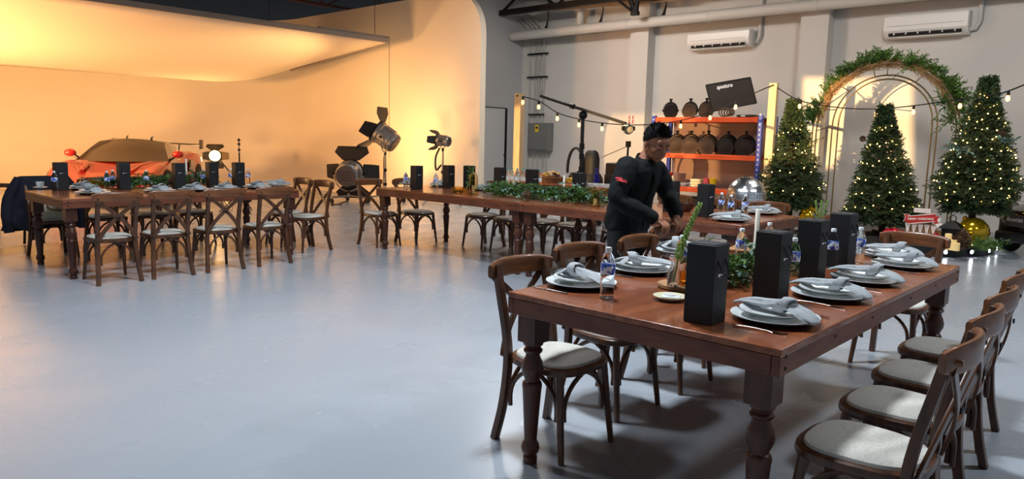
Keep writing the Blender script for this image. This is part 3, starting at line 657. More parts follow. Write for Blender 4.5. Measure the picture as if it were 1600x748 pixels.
def mk_knife():
    t = thing('knife', '', 'knife')
    MB().tube([(-.10,0,.004),(-.05,0,.004),(.0,0,.004)], [(.006,.003),(.007,.003),(.005,.003)], n=8, upv=(0,0,1)).build('handle', M_cut, t)
    MB().tube([(0,0,.003),(.06,.002,.003),(.105,-.002,.003)], [(.006,.001),(.009,.001),(.002,.0008)], n=6, upv=(0,0,1)).build('blade', M_cut, t); return t
def setting(pos, rz, where, cut=True, plates=True, napz=None, nrz=None):
    x, y, z = pos; R = Matrix.Rotation(rz,3,'Z')
    if plates:
        place('charger', mk_charger, (x,y,z), rz, 'wide rimmed charger plate '+where, 'charger plates')
        q = R@Vector((.0,random.uniform(-.008,.008),0)); place('plate', mk_plate, (x+q.x,y+q.y,z+.0235), rz, 'white dinner plate on the charger '+where, 'dinner plates')
    place('napkin', mk_napkin, (x,y,z+(.043 if plates else .004)), (rz if nrz is None else nrz)+random.uniform(-.15,.15), 'knotted blue grey napkin '+where, 'knotted linen napkins')
    if cut:
        for s, k, mk in ((-1,'fork',mk_fork),(1,'knife',mk_knife)):
            q = R@Vector((.03,s*.185,0)); place(k, mk, (x+q.x,y+q.y,z), rz+random.uniform(-.1,.1), k+' laid beside the plate '+where, 'cutlery')
# --- front table
for k, (u, v) in enumerate(((1100,501),(1203,467),(1265,434),(1313,415))):
    box(u, v, ('nearest black gift box on the front table beside the small soap dish','second black gift box from the camera on the front table','third black gift box from the camera on the front table, before the gold bell','farthest black gift box on the front table')[k])
for k, (u, v) in enumerate(((1210,500),(1296,464),(1352,440),(1410,417))):
    setting(at(u,v), 0, ('nearest on the right side of the front table','second on the right side of the front table','third on the right side of the front table','fourth on the right side of the front table')[k])
setting(at(1392,401), .35, 'at the far end of the front table', cut=False)
for k, (u, v) in enumerate(((908,446),(1003,424),(1068,396))):
    setting(at(u,v), PI, ('nearest on the left side of the front table','second on the left side of the front table','third on the left side, behind the flower vase')[k], nrz=(2.9,3.6,3.3)[k])
bottle(948,465,'water bottle nearest the camera on the left side of the front table', sc=1.04)
bottle(1063,432,'water bottle behind the flower vase on the front table')
bottle(1237,440,'water bottle between the second and third black boxes on the front table', sc=1.04)
bottle(1298,418,'water bottle between the third and fourth black boxes on the front table', sc=1.04)
bottle(1341,411,'water bottle right of the farthest black box on the front table')
p = onZ(1160,357,TZ+.2); bottle(0,0,'left water bottle standing behind the cedar garland on the front table', (p.x,p.y,TZ))
p = onZ(1203,348,TZ+.2); bottle(0,0,'right water bottle standing behind the cedar garland on the front table', (max(p.x,-1.98),min(p.y,4.58),TZ))
p = at(1047,468); t = thing('soap_dish', 'small cream dish with a folded white tissue on the front table', 'dish', p)
MB().lathe([(0,0),(.035,0),(.058,.008),(.068,.016),(.070,.018),(.066,.018),(.055,.011),(.03,.004),(0,.004)], 28).build('dish', mat('cream_ceramic',(206,198,170),.3), t)
MB().box((0.004,0,.0135),(.075,.05,.006),.5).build('tissue_fold', M_plate, t, bevel=.002); MB().box((-.01,.012,.018),(.045,.03,.005),-.4).build('tissue_corner', M_plate, t, bevel=.002)
p = at(1066,449); t = tag(MB().lathe([(0,0),(.105,0),(.110,.006),(.108,.018),(.100,.021),(0,.021)], 26).build('wood_slice', M_slice, None, loc=p), 'round bark edged wood slice under the amber votives', 'wood slice')
zs = TZ+.022
p = at(1052,447,zs); t = thing('bud_vase', 'clear bud vase with one tall green flower stem on the front table', 'vase', p)
MB().lathe([(0,.002),(.026,.002),(.028,.006),(.028,.065),(.022,.078),(.013,.09),(.013,.108),(.016,.112),(.0145,.112),(.011,.107),(.011,.091),(.02,.077),(.025,.062),(.025,.008),(0,.007)], 20).build('vase_glass', M_clear, t)
SP = spline([(0,0,.02),(.015,.012,.14),(.045,.036,.26),(.075,.06,.36)], 6)
st = MB().tube(SP, [.004]*(len(SP)-1)+[.002], 6).build('flower_stem', M_snap, t)
b = MB(); r = random.Random(2)
for k in range(60):
    f = .25+.75*k/60; i = f*(len(SP)-1); a = int(min(i,len(SP)-2)); q = SP[a].lerp(SP[a+1], i-a); an = k*2.4; d = Vector((math.cos(an),math.sin(an),.9)).normalized()
    L = (.022 if f > .4 else .03)*(1.25-f*.55); b.ball(q+d*L*.6, (.006,.006,L*.5), 6, 4)
b.build('flower_buds', M_snap, st); st.children[0]['kind'] = 'stuff'
P2 = spline([(.02,.014,.10),(.07,.05,.17),(.12,.085,.215)], 5); s2 = MB().tube(P2, .0025, 6).build('side_twig', M_green, t)
b = MB()
for k in range(34):
    q = P2[int(k/34*(len(P2)-1))]; an = k*2.1; d = Vector((.6+.5*math.cos(an),.45+.5*math.sin(an),.5+.4*math.sin(an*1.3))); b.tube([q,q+d.normalized()*.045], [.002,.0006], 4)
b.build('twig_needles', M_green, s2)['kind'] = 'stuff'
def votive(pos, lab, sc=1, m=None):
    t = thing('glass_votive', lab, 'votive', pos, 0, 'amber glass votives')
    MB().lathe([(0,.001),(.024,.001),(.028,.008),(.029,.05),(.030,.062),(.0275,.062),(.0265,.05),(.025,.010),(0,.006)], 18).build('votive_cup', m or M_amber, t)
    MB().lathe([(0,.006),(.024,.007),(.025,.022),(0,.022)], 14).build('wax', mat('amber_wax',(236,190,110),.5) if 'amber_wax' not in MATS else MATS['amber_wax'], t); t.scale = (sc,)*3; return t
votive(at(1072,446,zs),'amber votive on the wood slice beside the bud vase'); votive(at(1088,440,zs),'second amber votive on the wood slice nearer the black box',1.1)
def candle(pos, h, lab, r=.011):
    t = thing('taper_candle', lab, 'candle', pos, 0, 'white taper candles')
    MB().lathe([(0,0),(.032,0),(.034,.006),(.018,.012),(.015,.03),(.013,.03),(0,.028)], 16).build('holder', M_gold, t)
    MB().lathe([(0,.02),(r,.02),(r*.92,h-.008),(r*.5,h),(0,h)], 14).build('wax', M_wax, t); MB().tube([(0,0,h),(.001,0,h+.01)], .0012, 5).build('wick', M_rubber, t)
p = onZ(1233,372,TZ+.14); candle((min(-1.75,p.x),min(4.45,p.y),TZ), .285, 'white taper candle near the far end of the front table', .0135)
votive((-1.62,4.42,TZ),'amber votive near the far end of the front table',1.5); votive((-1.55,4.50,TZ),'orange votive at the far end of the front table beside the candle',1.3)
p = at(1090,386); t = thing('serving_board', 'thin brown wooden board at the far left of the front table', 'board', (-1.93,4.25,TZ), .2)
MB().box((0,0,.012),(.20,.34,.018)).build('board', M_slice, t, bevel=.005); MB().box((0.02,.05,.024),(.1,.12,.006)).build('menu_card', mat('grey_green_card',(120,140,136),.7), t)
# greenery
def sprig(mb, p, d, L, n, ll, lw, r, droop=.25, up=(0,0,1)):
    d = Vector(d).normalized(); s = d.cross(Vector(up)); s = s.normalized() if s.length > 1e-3 else Vector((1,0,0)); w = s.cross(d)
    p = Vector(p); V = mb.v; Fc = mb.f
    for k in range(n):
        f = (k+1)/n; q = p+d*(L*f)-Vector((0,0,droop*L*f*f)); an = r.uniform(0,2*PI); 
        a = (d*r.uniform(.5,1.0)+s*math.cos(an)*.8+w*math.sin(an)*.45).normalized(); l = ll*(1.15-.5*f)*r.uniform(.7,1.2)
        b = a.cross(Vector((r.uniform(-1,1),r.uniform(-1,1),r.uniform(-1,1)))).normalized()*lw*r.uniform(.7,1.2); m = q+a*l*.5; i = len(V)
        V.extend((tuple(q),tuple(m+b),tuple(q+a*l),tuple(m-b))); Fc.append((i,i+1,i+2,i+3))
def garland(pos, ax, L, wid, lab, n=70, m=None, ll=.035, lw=.004, seed=1, hz=.05, mats=None):
    t = thing('cedar_garland', lab, 'garland', pos, 0, 'green table garlands'); r = random.Random(seed); ax = Vector(ax).normalized(); sd = Vector((-ax.y,ax.x,0))
    MB().tube([ax*(-L*.42)+Vector((0,0,.02)),ax*(-L*.15)+sd*.01+Vector((0,0,.025)),ax*(L*.15)-sd*.01+Vector((0,0,.025)),ax*(L*.42)+Vector((0,0,.02))], .006, 6).build('garland_stem', M_stem, t)
    for j, mm in enumerate(mats or ((m or M_green, 1.),(M_green2,.6),(M_euc,.22))):
        b = MB()
        for k in range(int(n*mm[1])):
            f = r.uniform(-1,1); sgn = 1 if r.random() < .5+.5*f else -1
            p = ax*(f*L*.40)+Vector((0,0,.015+r.uniform(0,hz))); d = ax*sgn*r.uniform(.3,1)+sd*r.uniform(-1,1)*.9+Vector((0,0,r.uniform(-.05,.55)))
            big = 2.2 if mm[0] == M_euc else 1
            sprig(b, p, d, wid*r.uniform(.55,1.1), 20 if big == 1 else 9, ll, lw*big, r, .35)
        b.v = [(x,y,max(z,.002)) for x, y, z in b.v]
        o = b.build(('cedar_leaves','fir_leaves','eucalyptus_leaves')[j], mm[0], t, smooth=0, recalc=False); o['kind'] = 'stuff'
    return t
p = at(1162,440); garland((p[0]-.03,p[1]+.22,TZ), (0,1,0), .95, .17, 'cedar garland along the middle of the front table behind the black boxes', 150, seed=4, hz=.09, lw=.006)
def cone(pos, lab, sc=1, rz=0, tilt=1.3):
    if 'cone' not in protos:
        t = thing('pine_cone', lab, 'pine cone', pos, rz, 'pine cones'); protos['cone'] = t; s = MB(); A = Matrix.Rotation(0,3,'X')
        MB().lathe([(0,0),(.012,.004),(.022,.025),(.02,.05),(.008,.08),(0,.084)], 12).build('core', M_cone, t)
        for k in range(56):
            z = .006+.074*k/56; R = .034*math.sin(PI*min(.97,.22+.76*k/56)); a = k*2.4; c, s_ = math.cos(a), math.sin(a); w = .010
            s.add([(c*R*.4-s_*w,s_*R*.4+c*w,z),(c*R*.4+s_*w,s_*R*.4-c*w,z),(c*R+s_*w*.8,s_*R-c*w*.8,z+.006),(c*R*1.12,s_*R*1.12,z+.012),(c*R-s_*w*.8,s_*R+c*w*.8,z+.006)], ((0,1,2,3,4),))
        o = s.build('scales', M_cone, t, smooth=0, recalc=False); o['kind'] = 'stuff'; t.scale = (sc,)*3
    else: t = dup(protos['cone'], pos, rz, lab, 'pine cones', sc)
    t.rotation_euler = (tilt,0,rz); return t
def ball(pos, r, m, lab, nm='bauble', cat='bauble', grp='baubles'):
    t = thing(nm, lab, cat, pos, 0, grp); MB().ball((0,0,r), r, 18, 12).build('ball', m, t); MB().lathe([(0,2*r-.002),(r*.16,2*r-.002),(r*.16,2*r+r*.15),(0,2*r+r*.16)], 8).build('ball_cap', M_gold, t); return t
def cloche(pos, h, r, lab):
    t = thing('glass_cloche', lab, 'cloche', pos, 0, 'glass cloches'); MB().lathe([(0,0),(r*1.25,0),(r*1.3,.008),(r*1.1,.014),(0,.014)], 20).build('gold_base', M_gold, t)
    MB().lathe([(r,.014),(r,h*.7),(r*.85,h*.86),(r*.45,h*.96),(0,h),(0,h-.004),(r*.42,h*.94),(r*.81,h*.85),(r*.95,h*.7),(r*.95,.014),(r,.014)], 20).build('glass_dome', mat('smoky_amber_glass',(246,228,192),.03,trans=1,ior=1.12) if 'smoky_amber_glass' not in MATS else MATS['smoky_amber_glass'], t)
    MB().lathe([(0,.014),(.02,.014),(.02,h*.4),(0,h*.4)], 12).build('inner_candle', M_wax, t); return t
# --- long table row
def t2(u, y, z=TZ): p = onY(u, 290, y); return (p.x,y,z)
for k, (u, y) in enumerate(((651,5.78),(701,6.3),(733,6.5),(781,6.52),(831,6.52),(905,6.36),(1050,6.0),(1104,5.86))):
    box(0, 0, ('first','second','third','fourth','fifth','sixth','seventh','eighth')[k]+' black gift box from the left on the long table row', t2(u,y))
for k, (u, y) in enumerate(((634,5.8),(681,6.0),(1129,6.15),(1144,5.98),(1166,6.12))):
    bottle(0, 0, ('leftmost water bottle on the long table row','second water bottle from the left on the long table row','water bottle right beside the eighth black box','middle one of three water bottles right of the black boxes','rightmost water bottle on the long table row before the mirror ball')[k], t2(u,y))
for k, (u, y, rz) in enumerate(((642,6.25,PI),(690,6.42,PI/2),(757,6.42,PI/2),(960,6.40,PI/2))):
    setting(t2(u,y), rz, ('at the left end of the long table row','second from the left on the long table row','third from the left on the long table row','beside the man on the long table row')[k], cut=False)
setting(at(1142,345), -PI/2-.3, 'near the right front corner of the long table row', nrz=.5); setting(at(1190,334), 0, 'at the right end of the long table row', cut=False, nrz=.3)
g = garland(((t2(855,6.05)[0]),6.0,TZ), (1,0,0), 1.75, .26, 'long cedar garland with pine cones on the long table row', 190, seed=9, hz=.10, ll=.045, lw=.0065)
cone(t2(826,5.76,TZ+.05),'large pine cone at the front of the long cedar garland',1.3,.4); cone(t2(852,6.2,TZ+.1),'pine cone behind the white baubles on the long table row',1.0,2)
ball(t2(836,6.12,TZ+.05),.042,M_white_ball,'left white bauble in the long cedar garland'); ball(t2(846,6.1,TZ+.05),.036,M_white_ball,'right white bauble in the long cedar garland')
candle(t2(881,6.1), .27, 'white taper candle standing in the long cedar garland', .0125)
cloche(t2(740,5.85),.25,.05,'amber tinted glass cloche left of the long cedar garland'); cloche(t2(931,5.8),.2,.042,'gold based glass cloche at the right end of the long cedar garland')
t = thing('amber_bowl', 'low amber glass bowl beside the tall cloche on the long table row', 'bowl', t2(716,5.86)); MB().lathe([(0,.001),(.06,.001),(.075,.02),(.078,.06),(.074,.06),(.07,.022),(0,.01)], 22).build('bowl_glass', M_amber, t); MB().lathe([(0,.011),(.065,.015),(.068,.035),(0,.035)], 18).build('bowl_moss', M_green2, t)
votive(t2(727,5.80),'small amber votive between the low bowl and the tall cloche')
t = thing('leaf_sprig', 'fresh green sprig leaning behind the tall cloche on the long table row', 'sprig', t2(727,6.1)); P = [(0,0,.0),(.03,.03,.1),(.06,.06,.2),(.07,.07,.29)]; MB().tube(P,.004,6).build('sprig_stem', M_snap, t)
b = MB(); r = random.Random(5)
for k in range(14): sprig(b, (.02+.04*k/14,.02+.04*k/14,.06+.2*k/14), (r.uniform(-1,1),r.uniform(-1,1),1.2), .07, 8, .05, .008, r)
b.build('sprig_leaves', M_green, t, smooth=0, recalc=False)['kind'] = 'stuff'
t = thing('wooden_bowl', 'small dark wooden bowl between the black boxes behind the man', 'bowl', t2(1072,6.15)); MB().lathe([(0,0),(.05,0),(.085,.04),(.095,.08),(.088,.08),(.078,.045),(.045,.01),(0,.01)], 22).build('bowl', mat('dark_bowl_wood',(70,40,24),.4), t); MB().lathe([(0,.012),(.05,.015),(.075,.05),(0,.058)], 14).build('nuts', M_cone, t)
# --- left table
for k, (u, v) in enumerate(((96,297),(194,296),(280,295),(332,292),(373,292))):
    box(u, v, ('first','second','third','fourth','fifth')[k]+' black gift box from the left on the left table')
for k, (u, v) in enumerate(((86,298),(168,297),(177,294),(229,294),(318,291),(361,289),(379,290),(388,289))):
    bottle(u, v, ('first','second','third','fourth','fifth','sixth','seventh','eighth')[k]+' water bottle from the left on the left table')
for k, (u, v, rz) in enumerate(((145,303,.1),(130,296,.3),(250,300,0),(303,298,.1),(352,297,.1),(402,294,.1),(432,291,1.2))):
    p = onZ(u,v,TZ); setting((min(p.x,X1+TW-.18),p.y,TZ), rz, ('second','first','third','fourth','fifth','sixth','seventh')[k]+' from the left on the left table', cut=False, plates=True)
p = onZ(246,290,TZ); garland((p.x,p.y,TZ), (0,1,0), 1.35, .24, 'cedar garland along the middle of the left table', 150, seed=12, hz=.07, ll=.045, lw=.0065)
cone((p.x+.22,p.y+.1,TZ+.05),'pine cone at the front of the left table garland',1.4,.8); cone((p.x+.2,p.y+.28,TZ+.05),'second pine cone at the front of the left table garland',1.25,2.2)
ball((p.x-.05,p.y+.3,TZ+.1),.036,M_white_ball,'white bauble in the left table garland')
candle((onZ(292,288,TZ).x,onZ(292,288,TZ).y,TZ), .31, 'white taper candle in the left table garland', .0125)
p = at(63,294); t = thing('cup_and_saucer', 'white coffee cup on a saucer at the left corner of the left table', 'cup', p)
MB().lathe([(0,0),(.04,0),(.07,.012),(.072,.014),(.04,.006),(0,.005)], 24).build('saucer', M_plate, t); c_ = MB().lathe([(0,.007),(.026,.007),(.036,.03),(.042,.068),(.039,.068),(.033,.032),(.02,.012),(0,.012)], 24).build('cup', M_plate, t)
MB().tube([(.036,0,.055),(.060,0,.05),(.055,0,.028),(.034,0,.024)], .004, 6).build('cup_handle', M_plate, c_)
p = at(129,291); t = thing('dry_stem_vase', 'small glass vase with dry bare stems on the left table', 'vase', p)
MB().lathe([(0,.001),(.03,.001),(.034,.04),(.02,.07),(.014,.09),(.016,.1),(.012,.098),(.011,.09),(.017,.07),(.03,.04),(0,.006)], 18).build('vase_glass', M_clear, t)
for k in range(4): MB().tube([(0,0,.03),(.01*k-.015,.02*k-.03,.14),(.02*k-.03,.05*k-.075,.24+.03*(k%2))], [.003,.0025,.001], 5).build('dry_stem', mat('dry_stem',(140,98,54),.8) if 'dry_stem' not in MATS else MATS['dry_stem'], t)
for k, (u, v) in enumerate(((143,292),(151,291),(158,293))): votive(at(u,v), ('left','middle','right')[k]+' amber votive beside the dry stem vase on the left table', 1.2)
# jacket and bag on the first far chair of the left table
M_navy = mat('navy_jacket', (16,18,34), .85, bump=.3, bscale=25); M_bag = mat('cream_canvas', (196,186,160), .9, bump=.2, bscale=60)
jk = thing('jacket', 'dark navy jacket hung over the chair back at the left table', 'jacket', (-9.34,2.44,.0))
L = []
for (z, w, dd) in ((.30,.40,.10),(.40,.38,.085),(.55,.33,.075),(.70,.29,.06),(.80,.265,.055),(.855,.24,.04),(.87,.19,.015)):
    ring = []
    for k in range(32):
        a = 2*PI*k/32; f = 1+.07*math.sin(7*a+z*9)+.04*math.sin(13*a)
        ring.append((dd*math.copysign(abs(math.cos(a))**.7,math.cos(a))*f, w*math.copysign(abs(math.sin(a))**.8,math.sin(a))*f, z+.03*math.sin(5*a)*(1 if z < .4 else 0)))
    L.append(ring)
MB().rings(L).build('jacket_body', M_navy, jk, smooth=70)
for s in (-1,1): MB().tube(spline([(.0,s*.22,.84),(.03,s*.33,.66),(.06,s*.37,.45),(.08,s*.36,.27)],5), [.05]*6+[.055]*5+[.05]*5, 10).build('sleeve', M_navy, jk)
bg = thing('canvas_bag', 'folded cream canvas bag on the chair with the jacket', 'bag', (-9.02,2.44,.438))
so = superell(.30,.36,4,32)
MB().rings([[(x*s_,y*s_,z) for x, y in so] for s_, z in ((.9,0),(1,.02),(1.0,.06),(.98,.075),(1,.09),(.98,.14),(.8,.17),(.4,.18))]).build('bag_body', M_bag, bg, smooth=60)
MB().tube(spline([(.16,-.1,.15),(.175,-.06,.10),(.178,.02,.085),(.175,.09,.11),(.15,.13,.16)],4), .008, 6).build('bag_strap', M_slice, bg)
# ------------------------------------------------------------------ the man at the chair
M_skin = mat('skin', (150,98,70), .5, col2=(132,84,60), nscale=18); M_hair = mat('black_hair', (12,10,10), .75, spec=.2)
M_shirt = mat('black_shirt', (14,18,19), .85, col2=(9,12,13), nscale=10, bump=.35, bscale=16, spec=.25); M_trs = mat('black_trousers', (15,16,20), .85, bump=.2, bscale=14)
M_shoe = mat('black_shoe', (14,13,13), .35); M_redprint = mat('red_print', (190,36,44), .6); M_brow = mat('eyebrow', (22,17,15), .8)
man = thing('person', 'man in a black shirt with a red sleeve print bending over a chair', 'person', (-2.84,4.27,0), 0)
def remesh(o, vox, it=4, fac=.5):
    r = o.modifiers.new('r','REMESH'); r.mode = 'VOXEL'; r.voxel_size = vox; r.use_smooth_shade = True
    s = o.modifiers.new('s','SMOOTH'); s.iterations = it; s.factor = fac
def limb(mb, P, R, n=14): Q = spline(P, 5); m = len(P)-1; RR = []
def limb(mb, P, R, n=14):
    Q = spline(P, 5); N = len(Q); RR = []
    for i in range(N):
        f = i/(N-1)*(len(R)-1); a = int(min(f,len(R)-2)); RR.append(R[a]+(R[a+1]-R[a])*(f-a))
    mb.tube(Q, RR, n); mb.ball(Q[0], RR[0], 12, 8); mb.ball(Q[-1], RR[-1], 12, 8)
def torso(mb, st, n=28):
    L = []
    for (x, y, z, w, d) in st: L.append([(x+d*math.cos(2*PI*k/n), y+w*math.copysign(abs(math.sin(2*PI*k/n))**.85,math.sin(2*PI*k/n)), z) for k in range(n)])
    mb.rings(L)
SH = {1:((.085,.165,1.225),(.15,.262,1.04),(.285,.165,.905)), -1:((.085,-.165,1.225),(.085,-.262,1.02),(.262,-.075,.895))}
HAND = {1:(.305,.125,.868), -1:(.300,-.045,.868)}
# body: one continuous surface, head, neck, trunk, arms, hands and legs
bd = MB()
torso(bd, [(0,0,.78,.12,.085),(0,0,.88,.13,.09),(.02,0,1.0,.12,.085),(.06,0,1.12,.135,.09),(.09,0,1.22,.12,.07),(.11,0,1.27,.06,.05)])
HC = Vector((.205,-.005,1.395)); HM = Matrix.Rotation(-.42,3,'Z')@Matrix.Rotation(.50,3,'Y')@Matrix.Rotation(.06,3,'X')
def hp(x, y, z): return HC+HM@Vector((x,y,z))
def hb(c, r, seg=16, ring=12): 
    M = HM@Matrix.Diagonal(r); bd.lathe([(math.sin(PI*k/ring) if 0 < k < ring else 0, -math.cos(PI*k/ring)) for k in range(ring+1)], seg, hp(*c), M)
limb(bd, [(.10,0,1.24),tuple(hp(-.035,0,-.10)),tuple(hp(-.01,0,-.04))], [.062,.055,.052])
hb((-.012,0,.028),(.098,.076,.086),24,16); hb((.028,0,-.030),(.066,.062,.080),22,14); hb((.048,0,-.088),(.032,.036,.024)); hb((.022,0,-.07),(.05,.056,.04))
for s in (-1,1):
    hb((.052,s*.040,-.022),(.026,.022,.022)); hb((.078,s*.031,.002),(.010,.016,.009),12,8); hb((.097,s*.0135,-.036),(.010,.009,.008),10,8)
    hb((-.006,s*.077,-.010),(.018,.009,.031),12,8); hb((.045,s*.036,-.062),(.03,.018,.026)); hb((.079,s*.030,.021),(.012,.022,.008),12,8)
hb((.076,0,.022),(.014,.03,.010)); hb((.072,0,.045),(.022,.05,.026))
bd.tube([hp(.082,0,.018),hp(.096,0,-.008),hp(.108,0,-.028)], [.009,.011,.013], 10); hb((.106,0,-.032),(.013,.014,.011),12,8)
hb((.087,0,-.0595),(.010,.023,.0060),12,8); hb((.083,0,-.0725),(.011,.021,.0072),12,8); hb((.078,0,-.066),(.010,.028,.016),12,8)
for s in (-1,1):
    a, b, c = SH[s]; limb(bd, [a,b,c], [.052,.042,.030]); h = Vector(HAND[s]); w = Vector(c)
    # palm lying over the rail, fingers curling down its far side, thumb along the near side
    limb(bd, [tuple(w),tuple(w.lerp(h,.6)+Vector((0,0,.006)))], [.028,.026]); o = h
    for k, (dy, l) in enumerate(((.032,.92),(.011,1.05),(-.010,1.0),(-.030,.80))):
        y = dy*(1 if s < 0 else -1)
        limb(bd, [tuple(w.lerp(h,.55)+Vector((0,y*.75,.0))),tuple(h+Vector((.004,y,.004)))], [.015,.0115], 8)
        limb(bd, [tuple(h+Vector((.004,y,.004))),tuple(h+Vector((.030*l,y*1.05,-.010))),tuple(h+Vector((.036*l,y*1.08,-.036*l))),tuple(h+Vector((.026*l,y*1.1,-.062*l)))], [.0108,.0100,.0092,.0078], 8)
    q = (1 if s < 0 else -1)
    limb(bd, [tuple(w.lerp(h,.25)+Vector((-.002,.018*q,-.004))),tuple(w.lerp(h,.55)+Vector((-.012,.040*q,-.014))),tuple(h+Vector((-.030,.046*q,-.034))),tuple(h+Vector((-.026,.040*q,-.056)))], [.014,.0125,.0105,.0085], 8)
for s in (-1,1): limb(bd, [(0,s*.085,.82),(.02,s*.095,.43),(-.015,s*.10,.09)], [.075,.052,.038]); limb(bd, [(-.03,s*.10,.05),(.10,s*.11,.035)], [.036,.03])
body = bd.build('body', M_skin, man, smooth=0); remesh(body, .0042, 5, .5)
# hair
hc = MB(); r = random.Random(3); L = []
def HL(th): d = abs((math.degrees(th)+180) % 360-180); return math.radians(float(np.interp(d,[0,40,62,78,90,120,180],[56,58,66,84,106,116,120])))
for j in range(11):
    ph = PI/2*(j/10)*1.28; ring = []
    for k in range(30):
        th = 2*PI*k/30; fr = math.cos(th); lim = HL(th)*j/10
        sp, cp = math.sin(lim), math.cos(lim); e = 1.06+.015*math.sin(9*th+5*j)
        ring.append(hp(-.012+.098*e*sp*math.cos(th), .076*e*sp*math.sin(th)*1.02, .028+.086*e*cp*1.06))
    L.append(ring)
hair = hc.rings(L[1:]).build('hair', M_hair, man, smooth=60)
st = MB()
for k in range(1500):
    th = r.uniform(0,2*PI); fr = math.cos(th); ph = HL(th)*math.sqrt(r.random())
    n = Vector((math.sin(ph)*math.cos(th), math.sin(ph)*math.sin(th), math.cos(ph))); p = Vector((-.012+.100*n.x,.078*n.y,.028+.091*n.z))
    l = (.030 if ph < .8 else .014)*r.uniform(.6,1.2); d = (n+Vector((.45 if ph < .8 else -.1,0,.25 if ph < .8 else -.8))*.7+Vector((r.uniform(-.3,.3),r.uniform(-.3,.3),0))).normalized()
    s = d.orthogonal().normalized()*.0035; s2 = d.cross(s)
    st.add([hp(*(p+s)),hp(*(p-s*.5+s2*.87)),hp(*(p-s*.5-s2*.87)),hp(*(p+d*l))], ((0,1,3),(1,2,3),(2,0,3)))
st.build('hair_strands', M_hair, hair, smooth=0)['kind'] = 'stuff'
for s in (-1,1):
    MB().tube([hp(.089,s*.012,.026),hp(.088,s*.030,.031),hp(.074,s*.048,.025)], [(.004,.004),(.005,.005),(.003,.003)], 8).build('eyebrow', M_brow, man)
    MB().tube([hp(.088,s*.017,-.004),hp(.090,s*.030,-.007),hp(.082,s*.044,-.004)], .0022, 6).build('eyelashes', M_brow, man)
MB().tube([hp(.089,-.022,-.066),hp(.096,0,-.0655),hp(.089,.022,-.066)], .0016, 6).build('mouth_line', mat('lip_line',(84,44,36),.7), man)
# shirt
sh = MB()
torso(sh, [(-.005,0,.80,.178,.135),(-.005,0,.84,.180,.137),(.0,0,.92,.178,.135),(.02,0,1.02,.180,.132),(.055,0,1.12,.188,.132),(.085,0,1.20,.182,.115),(.105,0,1.25,.135,.085),(.115,0,1.285,.078,.068)])
for s in (-1,1):
    a, b, c = SH[s]; limb(sh, [(.08,s*.10,1.205),a,tuple(Vector(a).lerp(Vector(b),.5)+Vector((-.004,s*.012,0))),b,tuple(Vector(b).lerp(Vector(c),.55)),tuple(Vector(b).lerp(Vector(c),.93))], [.070,.077,.070,.062,.055,.046])
shirt = sh.build('shirt', M_shirt, man, smooth=0); remesh(shirt, .010, 3, .5)
tx = bpy.data.textures.new('folds','CLOUDS'); tx.noise_scale = .07; dm = shirt.modifiers.new('d','DISPLACE'); dm.texture = tx; dm.strength = .022; dm.mid_level = .5; dm.texture_coords = 'LOCAL'
co = MB(); nb = Vector((.125,-.002,1.275)); CM = HM.to_quaternion().slerp(Matrix.Identity(3).to_quaternion(), .55).to_matrix()
L = []
for (z, r_) in ((-.014,.070),(.008,.067),(.024,.063),(.026,.068),(.008,.074),(-.016,.078)): L.append([nb+CM@Vector((r_*math.cos(2*PI*k/28)*.98,r_*math.sin(2*PI*k/28),z-.012*math.cos(2*PI*k/28))) for k in range(28)])
co.rings(L, False, False).build('collar', M_shirt, shirt, smooth=60)
P = [(.185,0,1.235),(.206,0,1.16),(.192,0,1.06),(.156,0,.96),(.142,0,.85)]
MB().tube(spline(P,4), [(.016,.004)]*17, upv=(1,0,0), n=8).build('button_placket', M_shirt, shirt)
for k in range(5): p = spline(P,4)[2+k*3]; MB().ball((p.x+.005,p.y,p.z), (.003,.005,.005), 8, 6).build('button', M_rubber, shirt)
for s in (-1,1):
    b, c = Vector(SH[s][1]), Vector(SH[s][2]); d = (c-b).normalized(); e = b.lerp(c,.93); MB().tube([e-d*.045,e-d*.02,e+d*.012], [.049,.050,.047], 18).build('cuff', M_shirt, shirt)
# red sleeve print on the upper right arm
pr = []
a, b = Vector(SH[-1][0]), Vector(SH[-1][1]); ax = (b-a).normalized(); m = a.lerp(b,.50); nz = Vector((.35,-.93,.06)); nz = (nz-ax*nz.dot(ax)).normalized(); tt = ax.cross(nz)
for k, (h0, h1, t0, t1) in enumerate(((.000,.012,-.55,.05),(-.010,.001,-.15,.42),(.006,.014,-.2,.25))):
    q = MB(); V = []
    for i in range(9):
        t_ = t0+(t1-t0)*i/8; n_ = nz*math.cos(t_)+tt*math.sin(t_)
        for h_ in (h0,h1): V.append(m+ax*(h_+.004*math.sin(i*2))+n_*.0855)
    q.add(V, [(2*i,2*i+1,2*i+3,2*i+2) for i in range(8)]); q.build('sleeve_print', M_redprint, shirt, smooth=60)
# trousers and shoes
tr = MB(); torso(tr, [(0,0,.70,.150,.115),(0,0,.78,.162,.122),(0,0,.85,.160,.120),(0,0,.885,.152,.115)])
for s in (-1,1): limb(tr, [(0,s*.082,.78),(.015,s*.09,.60),(.02,s*.095,.43),(-.0,s*.10,.22),(-.015,s*.10,.075)], [.098,.088,.070,.062,.060])
trs = tr.build('trousers', M_trs, man, smooth=0); remesh(trs, .011, 3, .5)
for s in (-1,1):
    so = MB(); limb(so, [(-.055,s*.10,.045),(.03,s*.103,.045),(.14,s*.112,.034),(.17,s*.116,.030)], [.044,.046,.040,.028]); so.v = [(x,y,max(z,.002)) for x, y, z in so.v]
    o = so.build('shoe', M_shoe, man, smooth=0); remesh(o, .008, 2)
